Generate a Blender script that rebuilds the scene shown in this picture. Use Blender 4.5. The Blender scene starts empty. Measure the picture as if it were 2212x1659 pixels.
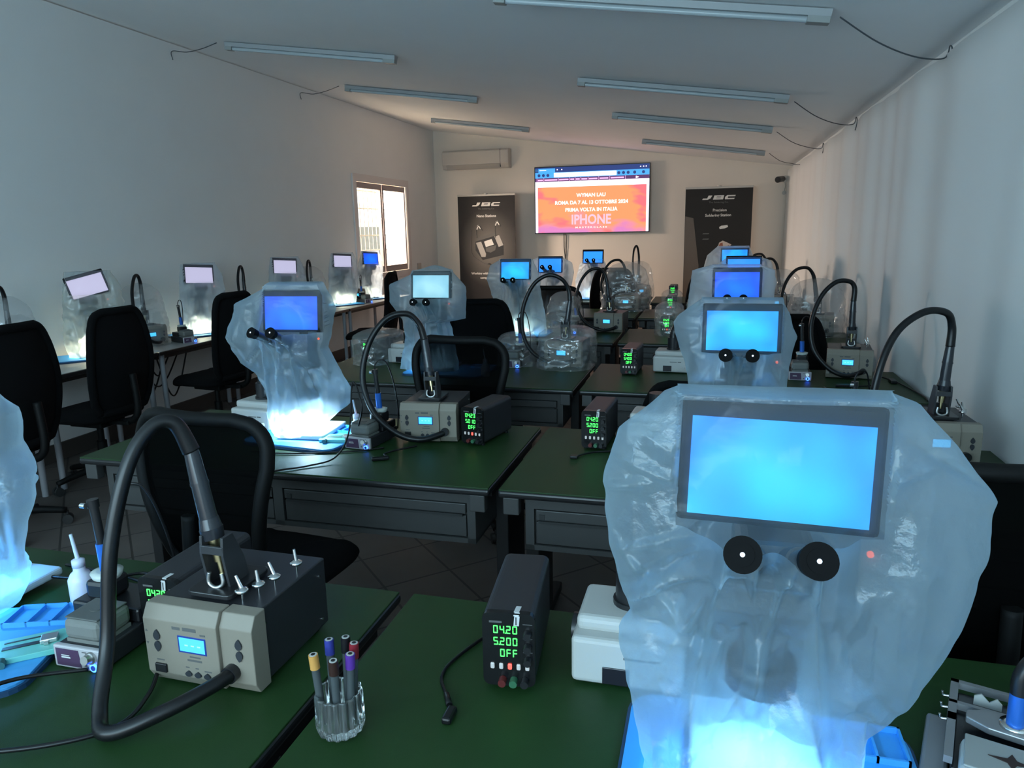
import bpy, bmesh, math, random
from mathutils import Vector, Matrix, noise
random.seed(7)
PI = math.pi
S = bpy.context.scene
C = S.collection
# ------------------------------------------------------------------ camera
cam_d = bpy.data.cameras.new('camera'); cam = bpy.data.objects.new('camera', cam_d); C.objects.link(cam)
F = 1564.0; CX, CY = 1106.0, 829.5
yc = Vector((1540-CX, 488-CY, F)).normalized()
xc = -Vector((-4700-CX, 610-CY, F)); xc = (xc - xc.dot(yc)*yc).normalized()
zc = xc.cross(yc)
if zc.y > 0: zc = -zc
R = Matrix((xc, yc, zc))                     # world = R @ (right, down, forward)
right = R @ Vector((1,0,0)); down = R @ Vector((0,1,0)); fwd = R @ Vector((0,0,1))
cam.matrix_world = Matrix(((right.x, -down.x, -fwd.x, 0), (right.y, -down.y, -fwd.y, 0), (right.z, -down.z, -fwd.z, 1.6), (0,0,0,1)))
cam_d.sensor_width = 36.0; cam_d.lens = F/2212*36.0; cam_d.clip_start = 0.05
S.camera = cam
S.view_settings.view_transform = 'Standard'
S.view_settings.look = 'None'
S.view_settings.exposure = 0.22
S.view_settings.gamma = 1.0
S.view_settings.use_curve_mapping = False
# ------------------------------------------------------------------ world and big lights
W = bpy.data.worlds.new('sky'); S.world = W; W.use_nodes = True
W.node_tree.nodes['Background'].inputs[0].default_value = (1.0, 0.98, 0.92, 1)
W.node_tree.nodes['Background'].inputs[1].default_value = 1.5
def area(name, loc, to, sx, sy, power, col, spread=PI):
    d = bpy.data.lights.new(name, 'AREA'); d.shape = 'RECTANGLE'; d.size = sx; d.size_y = sy
    d.energy = power; d.color = col; d.spread = spread
    o = bpy.data.objects.new(name, d); C.objects.link(o); o.location = loc
    o.rotation_euler = (Vector(to)-Vector(loc)).to_track_quat('-Z', 'Y').to_euler()
    return o
area('rear_fill_light', (-1.8, -2.35, 1.9), (-1.8, 2.2, 4.6), 4.6, 1.6, 172, (0.46, 0.80, 1.0))  # fill lamp added out of view, aimed up to brighten ceiling and walls
area('daylight_from_side_window', (-5.4, 9.9, 2.5), (-1.5, 9.6, 0.9), 1.3, 1.3, 720, (1.0, 0.78, 0.63))
# ------------------------------------------------------------------ materials
MATS = {}
def mat(name, col, rough=0.6, metal=0.0, bump=0.0, bscale=200, var=0.0, vscale=8, spec=0.5, coat=0.0):
    if name in MATS: return MATS[name]
    m = bpy.data.materials.new(name); m.use_nodes = True; nt = m.node_tree; b = nt.nodes['Principled BSDF']
    b.inputs['Base Color'].default_value = (*col, 1); b.inputs['Roughness'].default_value = rough
    b.inputs['Metallic'].default_value = metal; b.inputs['Specular IOR Level'].default_value = spec
    b.inputs['Coat Weight'].default_value = coat
    tc = nt.nodes.new('ShaderNodeTexCoord')
    if var > 0:
        n = nt.nodes.new('ShaderNodeTexNoise'); n.inputs['Scale'].default_value = vscale; n.inputs['Detail'].default_value = 5
        nt.links.new(tc.outputs['Object'], n.inputs['Vector'])
        mx = nt.nodes.new('ShaderNodeMix'); mx.data_type = 'RGBA'
        mx.inputs[6].default_value = tuple(c*(1-var) for c in col)+(1,); mx.inputs[7].default_value = tuple(min(1, c*(1+var)) for c in col)+(1,)
        nt.links.new(n.outputs['Fac'], mx.inputs[0]); nt.links.new(mx.outputs[2], b.inputs['Base Color'])
    if bump > 0:
        n2 = nt.nodes.new('ShaderNodeTexNoise'); n2.inputs['Scale'].default_value = bscale; n2.inputs['Detail'].default_value = 3
        nt.links.new(tc.outputs['Object'], n2.inputs['Vector'])
        bp = nt.nodes.new('ShaderNodeBump'); bp.inputs['Strength'].default_value = bump; bp.inputs['Distance'].default_value = 0.002
        nt.links.new(n2.outputs['Fac'], bp.inputs['Height']); nt.links.new(bp.outputs['Normal'], b.inputs['Normal'])
    MATS[name] = m
    return m
def emat(name, col, strength, base=(0.02,0.02,0.02)):
    if name in MATS: return MATS[name]
    m = bpy.data.materials.new(name); m.use_nodes = True; b = m.node_tree.nodes['Principled BSDF']
    b.inputs['Base Color'].default_value = (*base, 1); b.inputs['Emission Color'].default_value = (*col, 1)
    b.inputs['Emission Strength'].default_value = strength; b.inputs['Roughness'].default_value = 0.4
    MATS[name] = m
    return m
wallp = mat('white_plaster', (0.76,0.77,0.76), 0.9, bump=0.25, bscale=60, var=0.03, vscale=3)
ceilp = mat('ceiling_paint', (0.84,0.87,0.88), 0.95, bump=0.2, bscale=60, var=0.03, vscale=2)
skirt = mat('dark_skirting', (0.05,0.045,0.04), 0.5, bump=0.1)
laminate = mat('green_laminate', (0.014,0.042,0.011), 0.45, bump=0.15, bscale=700, var=0.12, vscale=30, spec=0.28)
edge_b = mat('black_edge_band', (0.012,0.012,0.013), 0.3)
steel_g = mat('grey_painted_steel', (0.055,0.054,0.053), 0.45, bump=0.08, bscale=400)
steel_shade = mat('grey_steel_recess_shade', (0.03,0.03,0.03), 0.5)  # darker copy of the drawer steel, recess shade put into the colour
black_m = mat('black_powder_coat', (0.010,0.010,0.011), 0.5, bump=0.1, bscale=500)
black_p = mat('black_plastic', (0.012,0.012,0.014), 0.32, bump=0.04, bscale=600)
black_case = mat('black_metal_case', (0.022,0.022,0.026), 0.42, bump=0.15, bscale=900)
rubber = mat('black_rubber', (0.005,0.005,0.006), 0.33, spec=0.4)
chair_b = mat('chair_black_plastic', (0.003,0.003,0.003), 0.6, spec=0.22)
fabric = mat('black_chair_fabric', (0.0035,0.0035,0.004), 0.95, bump=0.5, bscale=900, spec=0.15)
bezel = mat('grey_bezel_plastic', (0.235,0.205,0.165), 0.5, bump=0.1, bscale=900)
dark_btn = mat('dark_button_rubber', (0.03,0.033,0.04), 0.4)
print_g = mat('dark_grey_print', (0.10,0.10,0.10), 0.6)
white_p = mat('white_plastic', (0.46,0.46,0.44), 0.4, bump=0.03)
cream_p = mat('cream_plastic', (0.50,0.46,0.41), 0.45)
chrome = mat('chrome', (0.75,0.75,0.75), 0.18, metal=1.0)
brushed = mat('brushed_steel', (0.55,0.55,0.54), 0.35, metal=1.0, bump=0.1)
brass = mat('brass', (0.75,0.62,0.35), 0.3, metal=1.0)
alu = mat('grey_aluminium', (0.33,0.33,0.34), 0.4, metal=0.6)
sil_blue = mat('blue_silicone', (0.05,0.32,0.72), 0.5, bump=0.1)
sil_navy = mat('navy_silicone', (0.012,0.05,0.12), 0.5)
teal = mat('teal_fixture', (0.14,0.50,0.46), 0.35)
grey_pl = mat('grey_sponge_box', (0.16,0.165,0.155), 0.6, bump=0.2)
blue_tube = mat('blue_anodised', (0.03,0.16,0.62), 0.25, metal=0.3)
purple = mat('purple_panel', (0.075,0.04,0.085), 0.35)
benchtop = mat('grey_bench_laminate', (0.40,0.39,0.38), 0.35, var=0.05)
leg_g = mat('light_grey_legs', (0.30,0.30,0.32), 0.4)
label_w = mat('white_label', (0.60,0.60,0.60), 0.5)
led_green = emat('green_digits', (0.05,1.0,0.10), 3.2)
led_blue = emat('blue_led', (0.03,0.12,1.0), 7.0)
led_red = emat('red_led', (1.0,0.08,0.06), 2.2)
btn_white = emat('white_backlit_button', (0.8,0.85,0.85), 0.22, (0.4,0.4,0.4))
lcd = emat('lcd_cyan', (0.06,0.50,1.0), 1.5)
lcd_ink = emat('lcd_ink', (0.25,0.75,1.0), 1.6)
ring_e = emat('ring_leds', (0.70,0.92,1.0), 9)
ring_w = emat('ring_leds_warm', (1.0,0.92,0.62), 12)
SCR = {'cyan': emat('screen_cyan', (0.05,0.50,1.0), 1.55), 'blue': emat('screen_blue', (0.015,0.10,1.0), 1.5), 'sky': emat('screen_sky', (0.01,0.22,1.0), 1.35),
       'pale': emat('screen_pale', (0.42,0.85,0.95), 1.0), 'lilac': emat('screen_lilac', (0.72,0.66,0.90), 0.75), 'mid': emat('screen_mid_blue', (0.02,0.20,1.0), 1.5)}
def screen_gradient(name, c1, c2, strength):
    m = bpy.data.materials.new(name); m.use_nodes = True; nt = m.node_tree; b = nt.nodes['Principled BSDF']
    tc = nt.nodes.new('ShaderNodeTexCoord'); n = nt.nodes.new('ShaderNodeTexNoise'); n.inputs['Scale'].default_value = 7.0; n.inputs['Detail'].default_value = 1.0
    cr = nt.nodes.new('ShaderNodeValToRGB'); cr.color_ramp.elements[0].color = (*c1,1); cr.color_ramp.elements[1].color = (*c2,1)
    cr.color_ramp.elements[0].position = 0.35; cr.color_ramp.elements[1].position = 0.65
    nt.links.new(tc.outputs['Object'], n.inputs['Vector']); nt.links.new(n.outputs['Fac'], cr.inputs[0]); nt.links.new(cr.outputs[0], b.inputs['Emission Color'])
    b.inputs['Emission Strength'].default_value = strength; b.inputs['Base Color'].default_value = (0.02,0.02,0.02,1)
    return m
SCR['cyan'] = screen_gradient('screen_cyan_view', (0.0,0.19,1.0), (0.012,0.50,1.0), 1.35)
SCR['mid'] = screen_gradient('screen_mid_view', (0.0,0.045,1.0), (0.0,0.16,1.0), 1.25)
SCR['pale'] = screen_gradient('screen_pale_view', (0.22,0.55,0.72), (0.42,0.80,0.90), 1.0)
def film(name, col, t, tr, df, gl, rough=0.25, noise_bump=0.0, bs=30, refr=0.0):
    """thin plastic sheet: t clear, refr frosted, tr translucent, df diffuse, gl gloss"""
    m = bpy.data.materials.new(name); m.use_nodes = True; nt = m.node_tree; nt.nodes.clear()
    out = nt.nodes.new('ShaderNodeOutputMaterial')
    a = nt.nodes.new('ShaderNodeBsdfTransparent'); a.inputs[0].default_value = (*[0.5+0.5*c for c in col],1)
    b = nt.nodes.new('ShaderNodeBsdfTranslucent'); b.inputs[0].default_value = (*col,1)
    c = nt.nodes.new('ShaderNodeBsdfDiffuse'); c.inputs[0].default_value = (*col,1)
    g = nt.nodes.new('ShaderNodeBsdfGlossy'); g.inputs['Roughness'].default_value = rough
    sh = [(a,t),(b,tr),(c,df),(g,gl)]
    if refr > 0:
        r = nt.nodes.new('ShaderNodeBsdfRefraction'); r.inputs['Roughness'].default_value = 0.45; r.inputs['IOR'].default_value = 1.12
        r.inputs['Color'].default_value = (*col,1); sh.insert(1, (r, refr))
    if noise_bump > 0:
        tc = nt.nodes.new('ShaderNodeTexCoord'); n = nt.nodes.new('ShaderNodeTexNoise'); n.inputs['Scale'].default_value = bs; n.inputs['Detail'].default_value = 4
        bp = nt.nodes.new('ShaderNodeBump'); bp.inputs['Strength'].default_value = noise_bump; bp.inputs['Distance'].default_value = 0.01
        nt.links.new(tc.outputs['Object'], n.inputs['Vector']); nt.links.new(n.outputs['Fac'], bp.inputs['Height'])
        for s_,_ in sh[1:]:
            nt.links.new(bp.outputs[0], s_.inputs['Normal'])
    cur, tot = sh[0]
    cur_o = cur.outputs[0]
    for s_, w in sh[1:]:
        tot2 = tot+w; mx = nt.nodes.new('ShaderNodeMixShader'); mx.inputs[0].default_value = w/tot2
        nt.links.new(cur_o, mx.inputs[1]); nt.links.new(s_.outputs[0], mx.inputs[2]); cur_o = mx.outputs[0]; tot = tot2
    nt.links.new(cur_o, out.inputs[0])
    MATS[name] = m
    return m
frost = film('frosted_cover_plastic', (0.72,0.88,0.97), 0.54, 0.30, 0.075, 0.030, 0.13, 0.6, 34, refr=0.06)
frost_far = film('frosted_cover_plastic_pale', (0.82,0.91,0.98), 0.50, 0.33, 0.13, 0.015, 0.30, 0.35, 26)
frost_taut = film('cover_plastic_pressed_flat', (0.80,0.90,0.97), 0.80, 0.10, 0.035, 0.012, 0.20, 0.2, 26)
clearbag = film('clear_bag_plastic', (0.92,0.94,0.95), 0.74, 0.06, 0.09, 0.11, 0.12, 0.9, 18)
glass_thin = film('window_glass', (0.98,1.0,1.0), 0.93, 0.0, 0.0, 0.07, 0.02)
mesh_weave = film('black_mesh_weave', (0.004,0.004,0.004), 0.30, 0.02, 0.68, 0.0)
cut_glass = bpy.data.materials.new('cut_glass'); cut_glass.use_nodes = True
_b = cut_glass.node_tree.nodes['Principled BSDF']; _b.inputs['Transmission Weight'].default_value = 0.96; _b.inputs['Roughness'].default_value = 0.03
_b.inputs['Base Color'].default_value = (0.88,0.92,0.92,1); _b.inputs['IOR'].default_value = 1.45
poly_w = bpy.data.materials.new('milky_polythene'); poly_w.use_nodes = True
_b = poly_w.node_tree.nodes['Principled BSDF']; _b.inputs['Base Color'].default_value = (0.62,0.68,0.85,1); _b.inputs['Roughness'].default_value = 0.3; _b.inputs['Subsurface Weight'].default_value = 0.3
# ------------------------------------------------------------------ mesh helpers
class MB:
    def __init__(s): s.bm = bmesh.new(); s.m = []
    def mi(s, m):
        if m is None: return 0
        if m not in s.m: s.m.append(m)
        return s.m.index(m)
    def _merge(s, tb, m, smooth):
        i = s.mi(m); base = {}
        for v in tb.verts: base[v] = s.bm.verts.new(v.co)
        for f in tb.faces:
            try:
                nf = s.bm.faces.new([base[v] for v in f.verts]); nf.material_index = i; nf.smooth = smooth
            except ValueError: pass
        tb.free()
    def box(s, x0, x1, y0, y1, z0, z1, m=None, bev=0.0, seg=2, M=None, smooth=False):
        tb = bmesh.new(); bmesh.ops.create_cube(tb, size=1)
        for v in tb.verts:
            v.co = Vector(((x0+x1)/2+v.co.x*(x1-x0), (y0+y1)/2+v.co.y*(y1-y0), (z0+z1)/2+v.co.z*(z1-z0)))
        if bev > 0: bmesh.ops.bevel(tb, geom=list(tb.edges), offset=bev, segments=seg, affect='EDGES', profile=0.5)
        if M is not None: bmesh.ops.transform(tb, matrix=M, verts=tb.verts)
        s._merge(tb, m, smooth); return s
    def prism(s, pts, t, m=None, plane='xz', o=0.0, bev=0.0, M=None):
        """polygon pts in plane extruded by t from offset o along the other axis"""
        tb = bmesh.new()
        def P(a, b, c):
            return Vector((a,c,b)) if plane == 'xz' else (Vector((a,b,c)) if plane == 'xy' else Vector((c,a,b)))
        v0 = [tb.verts.new(P(a,b,o)) for a,b in pts]; v1 = [tb.verts.new(P(a,b,o+t)) for a,b in pts]
        tb.faces.new(v0); tb.faces.new(v1[::-1])
        n = len(pts)
        for i in range(n): tb.faces.new([v0[i], v1[i], v1[(i+1)%n], v0[(i+1)%n]])
        bmesh.ops.recalc_face_normals(tb, faces=tb.faces)
        if bev > 0: bmesh.ops.bevel(tb, geom=list(tb.edges), offset=bev, segments=2, affect='EDGES', profile=0.5)
        if M is not None: bmesh.ops.transform(tb, matrix=M, verts=tb.verts)
        s._merge(tb, m, False); return s
    def cyl(s, p0, p1, r0, r1=None, m=None, n=20, caps=True, smooth=True):
        p0, p1 = Vector(p0), Vector(p1); r1 = r0 if r1 is None else r1
        d = (p1-p0).normalized(); a = d.orthogonal().normalized(); b = d.cross(a); i = s.mi(m)
        A = []; B = []
        for k in range(n):
            t = 2*PI*k/n; w = a*math.cos(t)+b*math.sin(t)
            A.append(s.bm.verts.new(p0+w*r0)); B.append(s.bm.verts.new(p1+w*r1))
        for k in range(n):
            f = s.bm.faces.new([A[k], A[(k+1)%n], B[(k+1)%n], B[k]]); f.material_index = i; f.smooth = smooth
        if caps:
            for L in (A[::-1], B):
                f = s.bm.faces.new([s.bm.verts.new(v_.co) for v_ in L]); f.material_index = i
        return s
    def lathe(s, prof, c=(0,0,0), m=None, n=28, flute=0, famp=0.0):
        i = s.mi(m); rings = []
        for r, z in prof:
            ring = []
            for k in range(n):
                t = 2*PI*k/n; rr = r*(1+famp*math.cos(flute*t)) if flute else r
                ring.append(s.bm.verts.new((c[0]+rr*math.cos(t), c[1]+rr*math.sin(t), c[2]+z)))
            rings.append(ring)
        for a, b in zip(rings, rings[1:]):
            for k in range(n):
                f = s.bm.faces.new([a[k], a[(k+1)%n], b[(k+1)%n], b[k]]); f.material_index = i; f.smooth = True
        for L in (rings[0][::-1], rings[-1]):
            f = s.bm.faces.new(L); f.material_index = i
        return s
    def tube(s, pts, r, m=None, n=12, sub=8, taper=None):
        P = [Vector(p) for p in pts]
        if sub > 1: P = catmull(P, sub)
        i = s.mi(m); prev = None; rings = []
        d = (P[1]-P[0]).normalized(); a = d.orthogonal().normalized()
        for k, p in enumerate(P):
            d = (P[min(k+1, len(P)-1)]-P[max(k-1, 0)])
            if d.length < 1e-9: d = Vector((0,0,1))
            d.normalize(); a = (a - a.dot(d)*d)
            if a.length < 1e-6: a = d.orthogonal()
            a.normalize(); b = d.cross(a)
            rr = r if taper is None else r*taper(k/(len(P)-1))
            rings.append([s.bm.verts.new(p+(a*math.cos(2*PI*j/n)+b*math.sin(2*PI*j/n))*rr) for j in range(n)])
        for A, B in zip(rings, rings[1:]):
            for j in range(n):
                f = s.bm.faces.new([A[j], A[(j+1)%n], B[(j+1)%n], B[j]]); f.material_index = i; f.smooth = True
        for L in (rings[0][::-1], rings[-1]):
            f = s.bm.faces.new(L); f.material_index = i
        return s
    def quad(s, pts, m=None):
        f = s.bm.faces.new([s.bm.verts.new(p) for p in pts]); f.material_index = s.mi(m); return s
    def grid(s, fn, nu, nv, m=None, closed=False, smooth=True):
        i = s.mi(m); V = [[s.bm.verts.new(fn(u/(nu if closed else nu-1), v/(nv-1))) for u in range(nu)] for v in range(nv)]
        for v in range(nv-1):
            for u in range(nu if closed else nu-1):
                f = s.bm.faces.new([V[v][u], V[v][(u+1)%nu], V[v+1][(u+1)%nu], V[v+1][u]]); f.material_index = i; f.smooth = smooth
        return s
    def done(s, name, m=None, parent=None, loc=None, label=None, recalc=True):
        if recalc: bmesh.ops.recalc_face_normals(s.bm, faces=s.bm.faces)
        me = bpy.data.meshes.new(name); s.bm.to_mesh(me); s.bm.free()
        for x in (s.m if s.m else [m]): me.materials.append(x)
        o = bpy.data.objects.new(name, me); C.objects.link(o)
        if parent is not None: o.parent = parent
        if loc is not None: o.location = loc
        if label: o['label'] = label
        return o
def catmull(P, sub):
    out = []
    for i in range(len(P)-1):
        p0 = P[max(i-1,0)]; p1 = P[i]; p2 = P[i+1]; p3 = P[min(i+2,len(P)-1)]
        for k in range(sub):
            t = k/sub
            out.append(0.5*((2*p1)+(p2-p0)*t+(2*p0-5*p1+4*p2-p3)*t*t+(3*p1-p0-3*p2+p3)*t**3))
    out.append(P[-1]); return out
def rot(ax, deg, at=(0,0,0)):
    at = Vector(at); return Matrix.Translation(at) @ Matrix.Rotation(math.radians(deg), 4, ax) @ Matrix.Translation(-at)
def tag(o, label, cat, group=None, kind=None):
    o['label'] = label; o['category'] = cat
    if group: o['group'] = group
    if kind: o['kind'] = kind
    return o
def thing(name, label, cat, loc=(0,0,0), rz=0.0, group=None):
    o = bpy.data.objects.new(name, None); C.objects.link(o); o.location = loc; o.rotation_euler = (0,0,math.radians(rz)); o.empty_display_size = 0.05
    return tag(o, label, cat, group)
def struct(o): o['kind'] = 'structure'; return o
def dup(root, loc, rz, label, group=None):
    def cp(o, par):
        c = o.copy(); C.objects.link(c); c.parent = par
        for g in KIDS.get(o.name, list(o.children)): cp(g, c)
        return c
    r = cp(root, None); r.location = loc; r.rotation_euler = (0,0,math.radians(rz)); r['label'] = label
    if group: r['group'] = group
    return r
KIDS = {}
def text_mesh(s, size, name, m, parent, M, bold=0.0, shear=0.0, sx=1.0, align='CENTER', depth=0.001, label=None):
    cu = bpy.data.curves.new('t', 'FONT'); cu.body = s; cu.size = size; cu.align_x = align; cu.align_y = 'CENTER'
    cu.extrude = depth; cu.offset = bold; cu.shear = shear; cu.resolution_u = 3
    to = bpy.data.objects.new('t', cu); C.objects.link(to); bpy.context.view_layer.update()
    me = bpy.data.meshes.new_from_object(to.evaluated_get(bpy.context.evaluated_depsgraph_get()))
    bpy.data.objects.remove(to); me.materials.clear(); me.materials.append(m)
    me.transform(Matrix.Diagonal((sx,1,1,1))); me.transform(M); me.name = name
    o = bpy.data.objects.new(name, me); C.objects.link(o); o.parent = parent
    if label: o['label'] = label
    return o
def upright(x, y, z):                       # text plane facing -Y
    return Matrix.Translation((x,y,z)) @ Matrix.Rotation(PI/2, 4, 'X')
ROW = ['front', 'second', 'third', 'fourth', 'fifth', 'sixth']
# ================================================================== THE ROOM
XL, XR, YF, YB = -4.6, 1.12, 12.0, -2.8
def ceil_z(x): return 3.25 + (2.46-3.25)*(x+4.6)/5.7
b = MB().box(XL-0.4, XR+0.3, YB-0.2, YF+0.3, -0.1, 0.0)
floor = struct(b.done('floor'))
fm = bpy.data.materials.new('floor_tiles'); fm.use_nodes = True; nt = fm.node_tree; pb = nt.nodes['Principled BSDF']
tc = nt.nodes.new('ShaderNodeTexCoord'); mp = nt.nodes.new('ShaderNodeMapping'); mp.inputs['Rotation'].default_value[2] = math.radians(45)
br = nt.nodes.new('ShaderNodeTexBrick'); br.offset = 0.0; br.inputs['Scale'].default_value = 1.0
br.inputs['Brick Width'].default_value = 0.33; br.inputs['Row Height'].default_value = 0.33; br.inputs['Mortar Size'].default_value = 0.006
br.inputs['Color1'].default_value = (0.125,0.105,0.095,1); br.inputs['Color2'].default_value = (0.15,0.128,0.115,1); br.inputs['Mortar'].default_value = (0.05,0.045,0.04,1)
nt.links.new(tc.outputs['Object'], mp.inputs[0]); nt.links.new(mp.outputs[0], br.inputs[0])
nz = nt.nodes.new('ShaderNodeTexNoise'); nz.inputs['Scale'].default_value = 4; nt.links.new(tc.outputs['Object'], nz.inputs[0])
mx = nt.nodes.new('ShaderNodeMix'); mx.data_type = 'RGBA'; mx.blend_type = 'MULTIPLY'; mx.inputs[0].default_value = 0.35
nt.links.new(br.outputs[0], mx.inputs[6]); nt.links.new(nz.outputs[0], mx.inputs[7]); nt.links.new(mx.outputs[2], pb.inputs[0]); pb.inputs['Roughness'].default_value = 0.6
floor.data.materials.clear(); floor.data.materials.append(fm)
b = MB().prism([(XL-0.4, ceil_z(XL-0.4)), (XR+0.3, ceil_z(XR+0.3)), (XR+0.3, ceil_z(XR+0.3)+0.15), (XL-0.4, ceil_z(XL-0.4)+0.15)], YF-YB+0.5, o=YB-0.2)
struct(b.done('ceiling', ceilp))
# left wall with the window opening
WY0, WY1, WZ0, WZ1 = 9.02, 10.72, 1.0, 2.30
b = MB()
b.box(XL-0.4, XL, YB, WY0, 0, 3.24); b.box(XL-0.4, XL, WY1, YF, 0, 3.24); b.box(XL-0.4, XL, WY0, WY1, 0, WZ0); b.box(XL-0.4, XL, WY0, WY1, WZ1, 3.24)
struct(b.done('wall_left', wallp))
b = MB().box(XR, XR+0.2, YB, YF, 0, ceil_z(XR)+0.03); struct(b.done('wall_right', wallp))
b = MB().prism([(XL-0.4,0),(XR+0.2,0),(XR+0.2,ceil_z(XR+0.2)+0.02),(XL-0.4,ceil_z(XL-0.4)+0.02)], 0.2, o=YF); struct(b.done('wall_back', mat('cream_plaster', (0.80,0.70,0.60), 0.9, bump=0.25, bscale=60, var=0.03, vscale=3)))
b = MB()
b.box(XL-0.4, -4.2, YB-0.2, YB, 0, 3.24); b.box(0.6, XR+0.2, YB-0.2, YB, 0, 2.4); b.box(-4.2, 0.6, YB-0.2, YB, 0, 0.6)
b.prism([(-4.2,2.45),(0.6,2.45),(0.6,ceil_z(0.6)+.02),(-4.2,ceil_z(-4.2)+.02)], 0.2, o=YB-0.2)
struct(b.done('wall_front', wallp))
b = MB().box(XL+0.001, XL+0.02, YB, YF, 0.0, 0.13, bev=0.004); struct(b.done('baseboard_left', skirt))
b = MB().box(XL, XR, YF-0.02, YF-0.001, 0.0, 0.13, bev=0.004); struct(b.done('baseboard_back', skirt))
# window
wn = bpy.data.objects.new('window_1', None); C.objects.link(wn); wn.location = (XL, 0, 0); wn['kind'] = 'structure'
wfm = mat('window_frame_paint', (0.30,0.26,0.25), 0.5)
b = MB()
for y0,y1,z0,z1 in [(WY0-0.07,WY1+0.07,WZ1-0.03,WZ1+0.07),(WY0-0.07,WY1+0.07,WZ0-0.07,WZ0+0.03),(WY0-0.07,WY0+0.03,WZ0+0.03,WZ1-0.03),(WY1-0.03,WY1+0.07,WZ0+0.03,WZ1-0.03)]:
    b.box(0.0, 0.025, y0, y1, z0, z1, bev=0.004)
b.done('window_frame', mat('window_casing', (0.68,0.64,0.62), 0.6), wn)
sashm = mat('sash_paint', (0.34,0.29,0.28), 0.5)
for k, (a, c_) in enumerate([(WY0+0.03, 9.86), (9.88, WY1-0.03)]):
    b = MB()
    for y0,y1,z0,z1 in [(a,c_,WZ1-0.11,WZ1-0.03),(a,c_,WZ0+0.03,WZ0+0.12),(a,a+0.045,WZ0+0.12,WZ1-0.11),(c_-0.045,c_,WZ0+0.12,WZ1-0.11)]:
        b.box(-0.05, 0.0, y0, y1, z0, z1, bev=0.004)
    sh_ = b.done('sash', sashm, wn)
    MB().box(-0.028,-0.022,a+0.045,c_-0.045,WZ0+0.12,WZ1-0.11).done('pane', glass_thin, sh_)
    if k == 0: MB().cyl((0.0,a+0.01,2.08),(0.0,a+0.01,2.18),0.012,n=10).cyl((0.0,a+0.01,1.2),(0.0,a+0.01,1.3),0.012,n=10).done('hinge', black_m, sh_)
cream = mat('cream_reveal', (0.85,0.80,0.66), 0.8)
b = MB().box(-0.36,-0.05,WY1-0.012,WY1-0.001,WZ0,WZ1).box(-0.36,-0.05,WY0+0.001,WY0+0.012,WZ0,WZ1).box(-0.36,-0.05,WY0,WY1,WZ1-0.012,WZ1-0.001).box(-0.36,-0.05,WY0,WY1,WZ0+0.001,WZ0+0.012)
b.done('window_reveal', cream, wn)
b = MB()
for i in range(13): b.cyl((-0.37, WY0+0.06+i*0.132, WZ0), (-0.37, WY0+0.06+i*0.132, WZ1), 0.007, n=8)
for z in (1.12, 1.34, 1.56, 1.95, 2.2): b.box(-0.385,-0.365,WY0,WY1,z-0.008,z+0.008)
b.done('security_grille', mat('grille_paint', (0.16,0.17,0.16), 0.5), wn)
# what stands across the yard
b = MB().box(-9.2,-9.0, 11.0, 26.0, 0, 1.75); yard = b.done('yard_wall', mat('yard_wall', (0.42,0.43,0.40), 0.9, var=0.15, vscale=3))
tag(yard, 'pale grey yard wall seen outside through the window bars', 'wall')
b = MB().box(-12,-5.02, -2, 30, -0.1, 0.0); struct(b.done('ground', mat('yard_paving', (0.5,0.48,0.42), 0.9, var=0.1)))
# curtain along the right wall
def curt(u, v):
    y = -1.0 + u*(YF-0.06+1.0); z = 0.04 + v*(ceil_z(1.1)-0.06-0.04)
    k = 1.0-0.55*v
    fold = 0.027*math.sin(y*6.1+0.9*math.sin(y*1.7))+0.012*math.sin(y*13.3+1.0+1.5*math.sin(y*2.3))
    near = min(1.0, max(0.0, (y-2.6)/2.5))
    return Vector((1.068+fold*k*(0.10+0.90*near)*0.95, y, z))
b = MB().grid(curt, 520, 14); cur = b.done('curtain', mat('white_curtain_cloth', (0.76,0.77,0.76), 0.9, bump=0.2, bscale=900), recalc=False)
tag(cur, 'long off-white curtain hanging in soft folds along the right wall', 'curtain')
md = cur.modifiers.new('s', 'SOLIDIFY'); md.thickness = 0.003
# ------------------------------------------------------------------ ceiling lights
def fixture(x0, x1, y, label, rz=2.0):
    xm = (x0+x1)/2; L = (x1-x0)/2; sl = math.atan((2.46-3.25)/5.7)
    t = tag(bpy.data.objects.new('ceiling_light', None), label, 'ceiling light', 'linear lights under the sloping ceiling'); C.objects.link(t)
    t.location = (xm, y, ceil_z(xm)-0.006); t.rotation_euler = (0, -sl, math.radians(rz))
    MB().prism([(-0.035,0),(0.035,0),(0.028,-0.03),(-0.028,-0.03)], 2*L, plane='yz', o=-L).done('housing', mat('fixture_grey', (0.34,0.35,0.36), 0.5), t)
    MB().cyl((-L+0.06,0,-0.042),(L-0.10,0,-0.042),0.014,n=14).done('tube', mat('unlit_tube', (0.42,0.46,0.48), 0.2), t)
    for sx in (-L, L-0.10): MB().box(sx, sx+(0.06 if sx < 0 else 0.10), -0.028, 0.028, -0.058, -0.028, bev=0.003).done('end_cap', mat('grey_end_cap', (0.30,0.31,0.30), 0.5), t)
    return t
for a in [(-1.09,0.49,3.78,'widest unlit linear light on the right of the ceiling, nearest'),(-1.07,0.52,6.02,'unlit linear light on the ceiling right, second from the near end'),
          (-1.04,0.54,7.85,'unlit linear light on the ceiling right, third from the near end'),(-0.95,0.62,10.18,'unlit linear light on the ceiling right, farthest, nearest the television'),
          (-3.92,-2.43,5.6,'unlit linear light on the high left side of the ceiling, nearest'),(-3.84,-2.37,7.5,'unlit linear light on the high left side of the ceiling, middle one'),
          (-3.84,-2.44,10.0,'unlit linear light on the high left side above the air conditioner')]: fixture(*a)
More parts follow.
